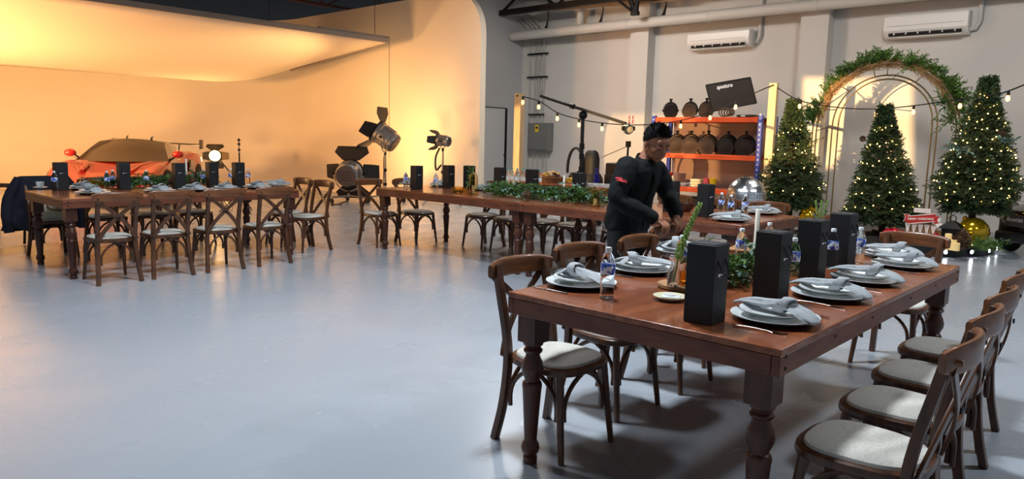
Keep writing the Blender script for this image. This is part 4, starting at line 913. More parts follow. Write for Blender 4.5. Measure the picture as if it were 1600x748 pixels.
# ------------------------------------------------------------------ back of the room
M_orange = mat('rack_orange', (226,84,34), .45); M_blue = mat('rack_blue', (34,60,160), .45); M_deck = mat('rack_deck', (150,112,96), .8); M_lumber = mat('pine_lumber', (222,194,150), .7, col2=(204,172,126), nscale=3, stretch=(12,12,1))
def text(s, size, m, parent, M, nm='lettering', shear=0, bold=0):
    c = bpy.data.curves.new(nm,'FONT'); c.body = s; c.size = size; c.align_x = 'CENTER'; c.align_y = 'CENTER'; c.extrude = .0008; c.shear = shear; c.offset = bold; c.resolution_u = 2
    o = bpy.data.objects.new(nm, c); COL.objects.link(o); dg = bpy.context.evaluated_depsgraph_get(); me = bpy.data.meshes.new_from_object(o.evaluated_get(dg)); bpy.data.objects.remove(o); bpy.data.curves.remove(c)
    me.materials.clear(); me.materials.append(m); me.transform(M.to_4x4() if len(M) == 3 else M); n = bpy.data.objects.new(nm, me); COL.objects.link(n); n.parent = parent; return n
FACE_CAM = Matrix.Rotation(PI/2,4,'X')       # text in the xz plane, read from -y
RY = 12.15; xl, xr = onY(1022,200,RY).x, onY(1188,200,RY).x
zT, zM, zL = onY(1105,183,RY).z, onY(1110,241,RY).z, onY(1135,296,RY).z; RD = .6
rk = thing('storage_rack', 'blue and orange metal storage rack against the back wall', 'rack', ((xl+xr)/2,RY,0)); w = xr-xl
for s in (-1,1):
    for y in (0,RD):
        u_ = MB().box((s*w/2,y,(zT+.03)/2),(.075,.06,zT+.03)).build('upright', M_blue, rk, bevel=.004)
        if y == 0:
            for k in range(22): MB().box((s*w/2,-.031,.12+k*.085),(.018,.003,.03)).build('slot_hole', M_white, u_)
for z in (zT,zM,zL):
    for y in (0,RD): MB().box((0,y-.005,z-.045),(w-.075,.05,.09)).build('beam', M_orange, rk, bevel=.006); MB().box((0,y-.012,z-.03),(w-.075,.05,.02)).build('beam_lip', M_orange, rk)
    MB().box((0,RD/2,z-.01),(w-.08,RD-.06,.02)).build('shelf_deck', M_deck, rk)
MB().box((0,RD+.04,(zT+.1)/2+.2),(w-.1,.012,zT-.5)).build('back_panel', mat('rack_back_panel',(176,142,126),.85), rk)
def rx(u, y=RY+.3, v=200): return onY(u, v, y).x
def shelf_lamp(u, z, R, lab, m, tilt):
    x = rx(u); t = thing('stored_lamp', lab, 'film lamp', (x,RY+.28,z), 0, 'stored film lamps on the rack')
    M = basis((math.sin(tilt),-math.cos(tilt)*.8,-.25))@Matrix.Rotation(-PI/2,3,'X'); c = Vector((0,0,R*1.0))
    MB().lathe([(0,-R*.9),(R*.6,-R*.9),(R*.95,-R*.6),(R,-R*.4),(R*.92,-R*.38),(R*.92,R*.3),(R,R*.35),(R,R*.7),(R*.85,R*.7),(0,R*.6)], 20, c, M).build('housing', m, t)
    MB().lathe([(0,R*.72),(R*.5,R*.70),(R*.8,R*.64),(0,R*.62)], 16, c, M).build('lens', m, t)
    P = [c+Vector((R*1.12*math.cos(a),0,R*1.15*math.sin(a))) for a in [PI*k/14 for k in range(15)]]; MB().tube(P, .012, 6).build('yoke', M_dark, t)
    MB().lathe([(0,0),(.022,0),(.022,.04),(.035,.045),(.035,.065),(0,.07)], 8, c+Vector((0,0,R*1.15))).build('spigot', M_dark, t)
    for s in (-1,1): MB().ball(c+Vector((s*R*1.12,0,0)), .028, 8, 6).build('yoke_knob', M_dark, t)
M_warmgrey = mat('lamp_housing_bronze', (92,74,60), .45, .3)
for k, u in enumerate((1047,1078,1103)): shelf_lamp(u, zT, .135, ('left','middle','right')[k]+' stored film lamp on the top of the rack', M_lampblack if k == 0 else M_warmgrey, (.5,.2,.3)[k])
for k, u in enumerate((1060,1082,1109,1140,1168)): shelf_lamp(u, zM, .165, ('first','second','third','fourth','fifth')[k]+' stored film lamp from the left on the middle shelf of the rack', M_warmgrey if k < 3 else M_lampblack, (.3,.2,.1,0,0)[k])
# things on the low shelf
def on_low(u, dy=.2): return (rx(u,RY+dy),RY+dy,zL)
M_redp = mat('red_plastic', (214,52,34), .4); M_yel = mat('yellow_plastic', (232,188,26), .4); M_pink = mat('pink_jar', (206,70,78), .35); M_crm = mat('cream_plastic', (226,206,160), .5)
t = thing('red_bin', 'open red plastic bin on the low shelf of the rack', 'bin', on_low(1044)); MB().rings([[(x*s_,y*s_,z) for x, y in superell(.24,.22,5,28)] for s_, z in ((.85,0),(1,.22),(1.08,.225),(1.08,.235),(.97,.235),(.82,.01))]).build('bin_body', M_redp, t); MB().box((0,0,.16),(.16,.14,.12)).build('bin_filling', M_redp, t)
for k, (u, m, h) in enumerate(((1048,M_yel,.14),(1055,M_crm,.20))):
    t = thing('squeeze_bottle', ('short yellow','tall cream')[k]+' squeeze bottle before the red bin on the rack', 'bottle', on_low(u,.04)); MB().lathe([(0,0),(.035,0),(.036,h*.6),(.03,h*.75),(.012,h*.85),(0,h*.85)], 14).build('bottle_body', m, t); MB().lathe([(0,h*.84),(.012,h*.84),(.004,h),(0,h)], 10).build('nozzle', m, t)
for k, u in enumerate((1073,1081)):
    t = thing('small_white_bowl', ('left','right')[k]+' small white bowl on the low shelf of the rack', 'bowl', on_low(u,.12+.1*k)); MB().lathe([(0,0),(.035,0),(.07,.045),(.075,.06),(.07,.06),(.06,.04),(.03,.01),(0,.01)], 18).build('bowl_wall', M_plate, t); MB().lathe([(0,0),(.033,0),(.033,.004),(0,.004)], 12).build('bowl_foot', M_plate, t)
t = thing('paper_pack', 'stack of cream paper packs on the low shelf of the rack', 'paper packs', on_low(1094,.15))
for k in range(3): MB().box((.01*(k%2),0,.025+.05*k),(.2,.16,.046)).build('pack', M_crm, t, bevel=.006)
t = thing('pink_jar', 'pink red jar beside the yellow cup on the rack', 'jar', on_low(1109,.12)); MB().lathe([(0,0),(.055,0),(.058,.02),(.058,.14),(.05,.16),(0,.16)], 18).build('jar_body', M_pink, t); MB().lathe([(0,.155),(.05,.155),(.05,.175),(.01,.18),(0,.195)], 14).build('jar_lid', M_pink, t)
t = thing('yellow_cup', 'bright yellow plastic cup on the low shelf of the rack', 'cup', on_low(1119,.1)); MB().lathe([(0,0),(.048,0),(.068,.17),(.072,.175),(.064,.175),(.044,.01),(0,.01)], 18).build('cup_wall', M_yel, t); MB().lathe([(.068,.165),(.074,.168),(.074,.178),(.066,.178),(.068,.165)], 18).build('cup_rim', M_yel, t)
t = thing('black_pouch', 'crumpled black pouch at the right end of the low shelf', 'pouch', on_low(1172,.2)); MB().rings([[(x*s_,y*s_,z+.02*math.sin(3*math.atan2(y,x))) for x, y in superell(.3,.26,2.4,24)] for s_, z in ((.9,.02),(1,.06),(.9,.13),(.6,.2),(.2,.24))]).build('pouch_body', M_blk, t, smooth=60); MB().box((-.2,-.05,.03),(.16,.12,.06)).build('brown_wallet', M_stem, t, bevel=.01)
for k, u in enumerate((1068,1100)):
    t = thing('under_shelf_case', ('left','right')[k]+' dark case on the floor under the rack', 'case', (rx(u,RY+.3),RY+.3,0)); MB().box((0,0,.2),(.5,.42,.4)).build('case_body', M_lampblack, t, bevel=.02); MB().tube([(-.08,-.22,.3),(-.06,-.25,.31),(.06,-.25,.31),(.08,-.22,.3)], .012, 6).build('case_handle', M_rubber, t)
# black softbox leaning on the rack top
ctr = onY(1144,148,RY+.12); t = thing('black_softbox', 'black folding softbox leaning on top of the rack with a white mark', 'softbox', ctr)
A = [onY(u,v,RY+.12)-ctr for u, v in ((1113,174),(1182,161),(1172,121),(1103,133))]; d = Vector((0,.10,0))
MB().add([*A,*[p*.8+d for p in A]], ((0,1,2,3),(7,6,5,4),(0,1,5,4),(1,2,6,5),(2,3,7,6),(3,0,4,7))).build('softbox_front', M_blk, t, smooth=0)
for k in range(4): MB().tube([A[k],A[(k+1)%4]], .012, 6).build('edge_rod', M_rubber, t)
ex = (A[2]-A[3]).normalized(); text('aputure', .095, M_white, t, Matrix.Translation(A[3].lerp(A[2],.42)+Vector((.02,-.012,-.075)))@Matrix.Rotation(-math.atan2(ex.z,ex.x),4,'Y')@FACE_CAM, shear=.25, bold=.004)
t = thing('coiled_cable', 'tangled brown cable coil on the rack before the softbox', 'cable', (rx(1132,RY+.05),RY+.02,zT))
for k in range(4): MB().tube([(.10*math.cos(a)*(1-.1*k)+.03*k,.02*k-.02,.085+.075*math.sin(a)*(1-.08*k)) for a in [2*PI*i/18 for i in range(18)]], .012, 6, closed=True).build('cable_loop', M_cone, t)
t = thing('flat_black_box', 'flat black box at the right end of the rack top', 'box', (rx(1168,RY+.1),RY+.06,zT)); MB().box((0,0,.02),(.3,.2,.04)).build('box_body', M_blk, t, bevel=.005); MB().box((-.03,-.101,.02),(.08,.003,.02)).build('box_label', M_white, t)
# wooden posts
def post(u, vtop, y, wd, lab):
    p = onY(u, vtop, y); t = thing('wooden_post', lab, 'post', (p.x,y,0)); MB().box((0,0,p.z/2),(wd,wd*.75,p.z)).build('post_timber', M_lumber, t, bevel=.004)
    MB().box((0,0,.03),(wd*2.2,wd*2.2,.06)).build('post_foot', M_lumber, t, bevel=.004); MB().lathe([(0,-.005),(.012,-.005),(.012,.02),(0,.02)], 8, (0,-wd*.375,p.z-.04), Matrix.Rotation(PI/2,3,'X')).build('hook', M_dark, t); return Vector((p.x,y-wd*.4,p.z-.03))
pA = post(812, 146, 8.9, .135, 'wooden post with string lights left of the electrical cabinet'); pB = post(1210, 130, 11.55, .125, 'wooden post with string lights right of the metal rack')
# string lights
M_bulb = mat('warm_bulb', (255,214,150), .2, emit=(255,186,100), estr=4)
def string(P, bulbs, lab):
    t = thing('string_lights', lab, 'string lights', P[0], 0, 'warm string lights'); Q = [Vector(p)-Vector(P[0]) for p in P]; S_ = spline(Q, 8); MB().tube(S_, .009, 6).build('wire', M_rubber, t)
    for u in bulbs:
        best = min(S_, key=lambda q: abs(u-(800+F*((q+Vector(P[0])-cam.location).dot(rt))/((q+Vector(P[0])-cam.location).dot(fw)))))
        so = MB().lathe([(0,.0),(.017,0),(.019,-.04),(.015,-.055),(0,-.055)], 8, best).build('bulb_socket', M_rubber, t)
        MB().lathe([(0,-.05),(.013,-.055),(.023,-.08),(.025,-.10),(.017,-.122),(0,-.128)], 10, best).build('bulb', M_bulb, so)
def mid(u, v, f): y = pA.y+(pB.y-pA.y)*f; return tuple(onY(u,v,y))
string([tuple(pA), mid(842,158,.08), mid(871,176,.15), mid(905,186,.24), mid(941,192,.33), mid(980,195,.43), mid(1020,194,.52), mid(1064,188,.62), mid(1110,175,.74), mid(1150,158,.85), tuple(pB)], (818,842,871,905,941,980,1064,1108,1150), 'string lights sagging from the left post across to the rack')
string([tuple(pB), tuple(onY(1250,157,11.7)), tuple(onY(1310,168,11.9)), tuple(onY(1370,170,11.95)), tuple(onY(1428,165,11.9)), tuple(onY(1501,155,11.5)), tuple(onY(1545,150,11.2)), tuple(onY(1576,142,10.9)), tuple(onY(1625,122,10.4))], (1251,1370,1428,1501,1576), 'string lights running from the right post past the arch and trees')
# boom stand
BY = 8.15; pT = onY(911,180,BY); t = thing('boom_stand', 'black boom arm on a tripod stand before the back wall', 'boom stand', (pT.x,BY,0))
e0, e1 = onY(845,150,BY+.1)-t.location, onY(978,193,BY-.1)-t.location
MB().tube([e0,e1], .021, 10).build('boom_arm', M_rubber, t); MB().ball((0,0,pT.z), .06, 12, 8).build('boom_head', M_dark, t); MB().tube([e0.lerp(e1,.38),e0.lerp(e1,.42)], .035, 10).build('arm_clamp', M_dark, t)
MB().tube([e0,e0+Vector((0,0,.05)),e0+Vector((.03,0,.07))], .008, 6).build('arm_hook', M_steel, t)
MB().tube([(0,0,pT.z),(0,0,1.0)], .026, 10).build('upper_pole', M_rubber, t); MB().tube([(0,0,1.15),(0,0,.3)], .019, 10).build('lower_pole', M_steel, t)
for z in (1.32,1.18,1.0): MB().lathe([(0,-.04),(.036,-.04),(.036,.04),(0,.04)], 10, (0,0,z)).build('collar', M_dark, t)
for k in range(3): a = .4+2*PI*k/3; MB().tube([(0,0,1.0),(.45*math.cos(a),.45*math.sin(a),.02)], .014, 8).build('tripod_leg', M_steel, t)
j = lamp_head(t, e1+Vector((.04,0,-.06)), (.7,-.6,-.3), .055, .14, doors=False)
# black kit behind the buffet
q = onY(880,262,9.3); t = thing('black_kit_bag', 'black kit bag with a tall arched handle behind the buffet', 'bag', (q.x,9.9,0)); x0 = 0
MB().rings([[(x,y,z) for x, y in superell(.62*s_,.36*s_,4,28)] for s_, z in ((.95,0),(1,.05),(1,.62),(.95,.78),(.8,.86))]).build('bag_body', M_blk, t)
P = [(-.14+.17*math.cos(a),-.1,.85+.42*max(0,math.sin(a))**.8) for a in [PI*k/16 for k in range(17)]]; MB().tube(P, [(.03,.02)]*17, n=8).build('bag_handle', M_rubber, t); MB().rings([[(.12+x,y,z) for x, y in superell(.26*s_,.2*s_,3,20)] for s_, z in ((1,.8),(1,1.1),(.8,1.2),(.5,1.24))]).build('bag_pocket', M_blk, t)
q = onY(968,262,9.4); t = thing('monitor_case', 'black monitor case standing open behind the man', 'case', (q.x,9.4,0)); MB().box((0,0,.45),(.36,.3,.9)).build('case_body', M_lampblack, t, bevel=.02); MB().box((0,0,.97),(.34,.28,.2)).build('case_top', M_blk, t, bevel=.02); MB().tube([(.13,.0,1.0),(.14,0,1.32),(.14,0,1.38)], .016, 8).build('clamp_post', M_rubber, t); MB().box((.14,0,1.36),(.07,.04,.09)).build('clamp', M_dark, t); MB().tube([(.13,0,1.33),(-.42,.1,1.14)], .006, 6).build('thin_rod', M_steel, t)
# small red sign on the column
q = onY(986,187,CY-.01); t = thing('wall_sign', 'small red lettered sign on the column behind the boom arm', 'sign', (q.x,CY-.004,q.z)); MB().box((0,0,0),(.2,.006,.2)).build('sign_plate', M_wall, t)
for a, b in ((-.05,.045),(.04,.045),(-.05,-.045),(.04,-.045)): MB().box((a,-.004,b),(.02,.003,.07)).build('sign_stroke', M_redprint, t); MB().box((a+.015,-.004,b+.028),(.045,.003,.016)).build('sign_stroke', M_redprint, t); MB().box((a+.012,-.004,b-.022),(.04,.003,.016)).build('sign_stroke', M_redprint, t)
# buffet table
M_buf = mat('buffet_wood', (150,66,30), .4, col2=(170,80,40), nscale=3, stretch=(2,9,9))
bx0, bx1 = onZ(826,283,.74).x, onZ(985,296,.74).x; by = 8.35
bf = thing('buffet_table', 'orange brown buffet table behind the long table row', 'table', ((bx0+bx1)/2,by+.35,0)); L_ = bx1-bx0
MB().box((0,0,.73),(L_,.7,.04)).build('tabletop', M_buf, bf, bevel=.004)
for s in (-1,1): MB().box((0,s*.335,.66),(L_-.02,.028,.10)).build('apron_board', M_buf, bf); MB().box((s*(L_/2-.02),0,.66),(.028,.64,.10)).build('apron_board', M_buf, bf)
for sx in (-1,1):
    for sy in (-1,1): o = bpy.data.objects.new('leg', leg_mesh); COL.objects.link(o); o.parent = bf; o.location = (sx*(L_/2-.09),sy*.26,0); o.scale = (1,1,.87)
BZ = .751
def bu(u, y=by+.2): return (onY(u,280,y).x,y,BZ)
t = thing('bread_basket', 'oval wicker basket filled with pastries on the buffet', 'basket', bu(862,by+.25))
for k in range(6): MB().tube([(s_*(.16+.012*k)*math.cos(a),(.11+.01*k)*math.sin(a),.01+.016*k) for a in [2*PI*i/24 for i in range(24)] for s_ in (1,)], .010, 6, closed=True).build('wicker_ring', M_slice, t)
MB().lathe([(0,.004),(.13,.004),(.14,.06),(0,.065)], 20).build('basket_lining', M_slice, t)
M_bread = [mat('pastry_%d' % k, c, .6, col2=c2, nscale=20) for k, (c, c2) in enumerate((((214,170,90),(190,130,60)),((88,40,36),(60,28,26)),((226,204,168),(206,160,110)),((216,176,60),(190,140,50))))]
for k in range(16):
    a = k*2.4; R_ = .03+.11*(k/16)**.6; t = thing('pastry', ('golden','dark chocolate','pale sugared','yellow glazed')[k%4]+' pastry in the wicker basket', 'pastry', (bu(862,by+.25)[0]+R_*math.cos(a),by+.25+R_*.7*math.sin(a),BZ+.085+.05*(1-k/16)), a, 'pastries in the basket')
    if k % 4 == 1: MB().tube([(.026*math.cos(b),.026*math.sin(b),.018) for b in [2*PI*i/14 for i in range(14)]], .015, 8, closed=True).build('dough_ring', M_bread[1], t); MB().tube([(.026*math.cos(b),.026*math.sin(b),.027) for b in [2*PI*i/14 for i in range(14)]], .011, 6, closed=True).build('glaze', M_bread[1], t)
    else: MB().ball((0,0,.02),(.045,.032,.026),12,8).build('crust', M_bread[k%4], t); MB().ball((0,0,.035),(.03,.02,.016),10,6).build('topping', M_bread[(k+2)%4], t)
t = thing('pastry_tray', 'long tray heaped with yellow pastries on the buffet', 'tray', bu(898,by+.4)); MB().box((0,0,.01),(.42,.22,.02)).build('tray_base', M_slice, t, bevel=.006)
b = MB()
for k in range(26): b.ball((random.uniform(-.17,.17),random.uniform(-.07,.07),.03+.04*random.random()),(.04,.026,.022),8,6)
b.build('pastry_heap', M_bread[3], t)['kind'] = 'stuff'
for k, (u, dy) in enumerate(((905,.15),(925,.12),(945,.15))):
    t = thing('napkin_stack', ('left','middle','right')[k]+' stack of white paper napkins on the buffet', 'napkins', bu(u,by+dy)); 
    for i in range(4): MB().box((0,0,.006+.012*i),(.17,.14,.011),.08*(i%2)).build('napkin_sheet', M_plate, t, bevel=.003)
M_cob = mat('cobalt_glass', (22,30,140), .08, trans=.55, ior=1.4)
for k, (u, h) in enumerate(((932,.24),(903,.17))):
    t = thing('blue_glass_bottle', ('tall cobalt blue bottle on the buffet','cobalt blue bottle behind the pastry tray')[k], 'bottle', bu(u,by+(.32,.6)[k])); MB().lathe([(0,0),(.042,0),(.045,.01),(.045,h*.45),(.034,h*.62),(.018,h*.72),(.018,h*.95),(.022,h*.96),(.022,h),(0,h)], 18).build('bottle_glass', M_cob, t); MB().lathe([(0,h),(.020,h),(.020,h+.012),(0,h+.014)], 12).build('stopper', M_cob, t)
# water jugs by the left post
M_jug = mat('jug_plastic', (222,236,240), .06, trans=1, ior=1.2); M_teal = mat('teal_cap', (70,170,180), .4); M_wcase = mat('white_crate', (208,206,200), .5)
q = onY(813,288,7.7); crate = thing('jug_table', 'low side table holding the water jugs by the left post', 'table', (q.x,7.78,0)); MB().box((0,0,.70),(.62,.34,.03)).build('tabletop', M_buf, crate, bevel=.004)
for sx in (-1,1):
    for sy in (-1,1): MB().box((sx*.27,sy*.13,.342),(.045,.045,.684)).build('leg', M_tleg, crate)
for k in range(8):
    u = (793,800,808,817,823,830,837,843)[k]; y = 7.70+.13*(k%2)
    t = thing('water_jug', ('first','second','third','fourth','fifth','sixth','seventh','eighth')[k]+' clear water jug from the left beside the left post', 'bottle', (onY(u,270,y).x,y,.716), 0, 'clear water jugs'); r_ = .036
    MB().lathe([(0,0),(r_,0),(r_*1.02,.02),(r_*.95,.06),(r_,.1),(r_,.17),(r_*.7,.215),(r_*.35,.24),(r_*.35,.25)], 14).build('jug_body', M_jug, t); MB().lathe([(0,.248),(r_*.42,.248),(r_*.42,.27),(0,.272)], 10).build('jug_cap', M_teal, t); MB().lathe([(r_*1.02,.1),(r_*1.03,.1),(r_*1.03,.15),(r_*1.02,.15)], 14).build('jug_label', M_cap, t)
t = thing('hand_sanitizer', 'small white pump bottle beside the bread basket', 'bottle', bu(835,by+.3)); MB().lathe([(0,0),(.03,0),(.032,.1),(.012,.12),(0,.12)], 14).build('bottle_body', M_cap, t); MB().tube([(0,0,.12),(0,0,.15),(.03,0,.15)], .005, 6).build('pump', M_cap, t)
# mirror ball on a black pedestal
MYb = 8.6; q = onY(1166,305,MYb); rb = (onY(1194,305,MYb).x-onY(1138,305,MYb).x)/2
t = thing('mirror_ball', 'large silver mirror ball right of the metal rack', 'mirror ball', (q.x,MYb,0)); M_mir = mat('mirror_tile', (222,226,230), .28, 1)
MB().ball((0,0,q.z), rb*.97, 32, 20).build('ball_core', M_steel, t); b = MB(); nr = 20
for i in range(1,nr):
    ph = PI*i/nr; m_ = max(3,int(2*nr*math.sin(ph)))
    for k in range(m_):
        th = 2*PI*k/m_+random.uniform(-.02,.02); n = Vector((math.sin(ph)*math.cos(th),math.sin(ph)*math.sin(th),math.cos(ph))); s_ = rb*PI/nr*.45
        n2 = (n+Vector((random.uniform(-.07,.07),random.uniform(-.07,.07),random.uniform(-.07,.07)))).normalized(); e = Vector((0,0,1)).cross(n2).normalized(); f = n2.cross(e); c = n*rb+Vector((0,0,q.z))
        b.add([c-e*s_-f*s_,c+e*s_-f*s_,c+e*s_+f*s_,c-e*s_+f*s_], ((0,1,2,3),))
b.build('mirror_tiles', M_mir, t, smooth=0, recalc=False)['kind'] = 'stuff'
MB().box((0,0,(q.z-rb*.9)/2),(.4,.4,q.z-rb*.9)).build('pedestal', M_blk, t, bevel=.01)
# ------------------------------------------------------------------ christmas corner: trees, arch, round stage
M_fairy = mat('fairy_bulb', (255,220,140), .3, emit=(255,190,90), estr=34); M_dried = mat('dried_vine', (150,112,66), .8, col2=(184,146,94), nscale=12); M_bark = mat('fir_bark', (62,46,36), .9)
M_bell = mat('gold_bell', (196,158,16), .16, .75, coat=.5); M_hole = mat('bell_slot', (14,12,10), .8)
M_stage = mat('black_stage', (20,20,21), .35)
SX, SY, SR, SZ = -3.15, 11.72, 1.28, .14
st = thing('round_stage', 'low black round stage with small white lights on its rim', 'stage', (SX,SY,0))
MB().lathe([(0,0),(SR,0),(SR,SZ-.01),(SR-.01,SZ),(0,SZ)], 64).build('stage_disc', M_stage, st, smooth=30)
M_led = mat('white_led', (255,255,255), .3, emit=(235,242,255), estr=30)
for k in range(14):
    a = -2.6+k*.30; n = Vector((math.cos(a),math.sin(a),0)); p = n*(SR+.004)+Vector((0,0,.07)); B = basis(n)@Matrix.Rotation(-PI/2,3,'X')
    l = MB().lathe([(0,-.01),(.034,-.01),(.034,.014),(.026,.016),(0,.016)], 12, p, B).build('rim_lamp', M_dark, st); MB().lathe([(0,.016),(.025,.016),(.022,.021),(0,.022)], 12, p, B).build('led', M_led, l)
def tree(u, vt, ul, ur, vw, y, zb, lab, seed, nb=330, nl=110, cones=()):
    r = random.Random(seed); top = onY(u,vt,y); x0 = (onY(ul,vw,y).x+onY(ur,vw,y).x)/2; R = (onY(ur,vw,y).x-onY(ul,vw,y).x)/2
    base = SZ if math.hypot(x0-SX,y-SY) < SR else 0
    t = thing('christmas_tree', lab, 'christmas tree', (x0,y,base), 0, 'christmas trees'); H = top.z-base; zb -= base; dx = top.x-x0
    MB().tube([(0,0,0),(dx*.5,0,H*.5),(dx,0,H)], [.05,.035,.008], 8).build('trunk', M_bark, t)
    for k in range(4): a = PI/4+PI/2*k; MB().box((.12*math.cos(a),.12*math.sin(a),.02),(.26,.04,.04),a).build('stand_foot', M_bark, t)
    b = MB(); bb = MB(); zw = max(zb+.12, onY(u,vw,y).z-base)
    def rad(z): return R*((z-zb)/(zw-zb)*.35+.65) if z < zw else R*max(.03,(1-(z-zw)/(H-zw)))**.95
    for k in range(nb):
        f = (k+.5)/nb; z = zb+(H-zb)*(1-(1-f)**.62 if False else f**1.35); rr = rad(z)*r.uniform(.72,1.10); a = k*2.39996+r.uniform(-.3,.3)
        c = Vector((dx*z/H,0,z)); tf = max(0,z/H-.62)/.38; d = Vector((math.cos(a),math.sin(a),-.10+1.3*tf)); rr *= 1-.6*tf; bb.tube([c,c+d*rr*.9], [.006,.002], 4)
        nt_ = max(4,int(rr/.055))
        for q in range(nt_):
            g = .25+.75*(q+1)/nt_; p = c+d*(rr*g)+Vector((0,0,-.05*rr*g)); sd = Vector((-d.y,d.x,0))*(1 if q % 2 else -1)
            e = d*.8+sd*(.9*(1-.4*g))+Vector((0,0,r.uniform(-.15,.35))); sprig(b, p, e, .12*(1.2-.5*g)+.03, 12, .055, .0085, r, .2)
        sprig(b, c+d*rr*.85, d+Vector((0,0,.25)), .13, 16, .055, .0085, r, .1)
    sprig(b, (dx,0,H-.22), (0,0,1), .26, 40, .055, .006, r, 0)
    bb.build('branches', M_bark, t, smooth=0, recalc=False)['kind'] = 'stuff'; b.build('needles', M_green2, t, smooth=0, recalc=False)['kind'] = 'stuff'
    ft = thing('fairy_light_string', 'warm fairy lights wound around the '+lab.replace(' with warm fairy lights',''), 'fairy lights', (x0,y,base+zb), 0, 'fairy light strings'); fb = MB(); wp = []
    for k in range(nl):
        f = k/nl; z = zb+.06+(H-zb)*.90*f**1.1; a = k*(2*PI/17)+r.uniform(-.12,.12); rr = rad(z)*r.uniform(.93,1.08)+.02
        p = Vector((dx*z/H+rr*math.cos(a),rr*math.sin(a),z-zb+r.uniform(-.05,.05))); wp.append(p); fb.ball(p, .0068, 6, 4)
    MB().tube(wp, .0025, 4).build('fairy_wire', M_green2, ft); fb.build('fairy_bulbs', M_fairy, ft)['kind'] = 'stuff'
    for k, (cu, cv) in enumerate(cones):
        p = onY(cu,cv,y-rad(max(zb,onY(cu,cv,y).z-base))*.75); cone(tuple(p), ('upper','lower','lowest')[k]+' pine cone hung in the '+lab.split(' with')[0], 1.25, 1.2*k, 1.9)
    return t
tree(1240,163,1192,1286,292,11.75,.42,'left christmas tree beside the wooden post with warm fairy lights',21,400,80)
tree(1383,172,1326,1440,330,11.55,.34,'middle christmas tree under the arch with warm fairy lights',22,480,110,((1350,215),(1365,322)))
tree(1545,130,1462,1590,285,11.35,.62,'right christmas tree beside the arch with warm fairy lights',23,520,190,((1528,246),(1560,205)))
# eucalyptus on the right tree and the left foot of the arch
def euc(pos, n, lab, seed, spread=.25, up=.4):
    r = random.Random(seed); t = thing('eucalyptus_bunch', lab, 'foliage', pos); b = MB()
    for k in range(n):
        d = Vector((r.uniform(-1,1),r.uniform(-1,1),r.uniform(-.3,1)*up*2)); L_ = spread*r.uniform(.6,1.2); MB().tube([(0,0,0),d.normalized()*L_*.9], .004, 4).build('stem', M_stem, t); sprig(b, (0,0,0), d, L_, 12, .045, .016, r, .2)
    b.build('leaves', M_euc, t, smooth=0, recalc=False)['kind'] = 'stuff'
euc(tuple(onY(1500,232,10.95)), 9, 'pale eucalyptus tucked in the left side of the right tree', 3); euc(tuple(onY(1580,222,11.1)), 6, 'pale eucalyptus at the right edge of the right tree', 4, .2)
# arch
AY = 12.35; M_brass = mat('dull_brass', (150,130,92), .45, .8)
def archpath(ul, ur, vtop, y, zl=0, n=28, vsh=230):
    xa, xb = onY(ul,300,y).x, onY(ur,300,y).x; zt = onY((ul+ur)/2,vtop,y).z; R = (xb-xa)/2; xc = (xa+xb)/2; zs = zt-R*1.02
    return [(xa,y,zl),(xa,y,zs*.5)]+[(xc-R*math.cos(PI*k/n),y,zs+R*1.02*math.sin(PI*k/n)) for k in range(n+1)]+[(xb,y,zs*.5),(xb,y,zl)]
ar = thing('garden_arch', 'gold metal double arch behind the middle tree', 'arch', (onY(1375,300,AY).x,AY,0)); off = ar.location
Ps = {}
for k, (ul, ur, vt, y) in enumerate(((1268,1484,100,AY),(1262,1490,96,AY+.06),(1292,1454,118,AY+.35),(1301,1446,124,AY+.38))):
    P = archpath(ul, ur, vt, y); Ps[k] = P; MB().tube([Vector(p)-off for p in P], .012, 8).build('arch_tube', M_brass, ar)
for i in (2,5,9,14,16,21,25,29):
    if i < len(Ps[0])-1: MB().tube([Vector(Ps[0][i])-off,Vector(Ps[2][i])-off], .008, 6).build('cross_bar', M_brass, ar)
ag = thing('arch_garland', 'cedar and dried vine garland wound over the gold arch', 'garland', (off.x,AY,1.2)); r = random.Random(8); b = MB(); b2 = MB(); off2 = ag.location
P = spline(Ps[0][3:-3], 6); N = len(P)
for i in range(N):
    f = i/(N-1)
    if f > .93 : continue
    c = P[i]-off2; tn = (P[min(i+1,N-1)]-P[max(i-1,0)]).normalized(); out = Vector((tn.z,0,-tn.x)); out = -out if out.dot(P[i]-Vector((off.x,AY,1.3))) < 0 else out
    for k in range(5):
        d = tn*r.uniform(.4,1)+out*r.uniform(-.25,.55)+Vector((0,r.uniform(-.5,.3),0)); sprig(b2, c+Vector((0,r.uniform(-.04,.06),0))-out*.03, d, .16, 10, .06, .004, r, .05)
    dn = .5+.5*math.sin(f*23+1.3)*math.sin(f*9+.4)
    for k in range(1+int(5*dn)):
        d = tn*r.uniform(-.2,1)+out*r.uniform(.2,1.2)+Vector((0,r.uniform(-.7,.4),0)); sprig(b, c+out*.03, d, r.uniform(.10,.22)+.10*dn, 15, .06, .010, r, .12)
for (u, v, n) in ((1268,185,26),(1262,230,18),(1478,165,22),(1490,190,20),(1420,105,14)):
    c = onY(u,v,AY-.05)-off2
    for k in range(n): sprig(b, c, (r.uniform(-.8,.8),r.uniform(-.8,.2),r.uniform(-.5,1.2)), r.uniform(.16,.34), 16, .06, .010, r, .15)
b2.build('dried_vine', M_dried, ag, smooth=0, recalc=False)['kind'] = 'stuff'; b.build('cedar_leaves', M_green, ag, smooth=0, recalc=False)['kind'] = 'stuff'
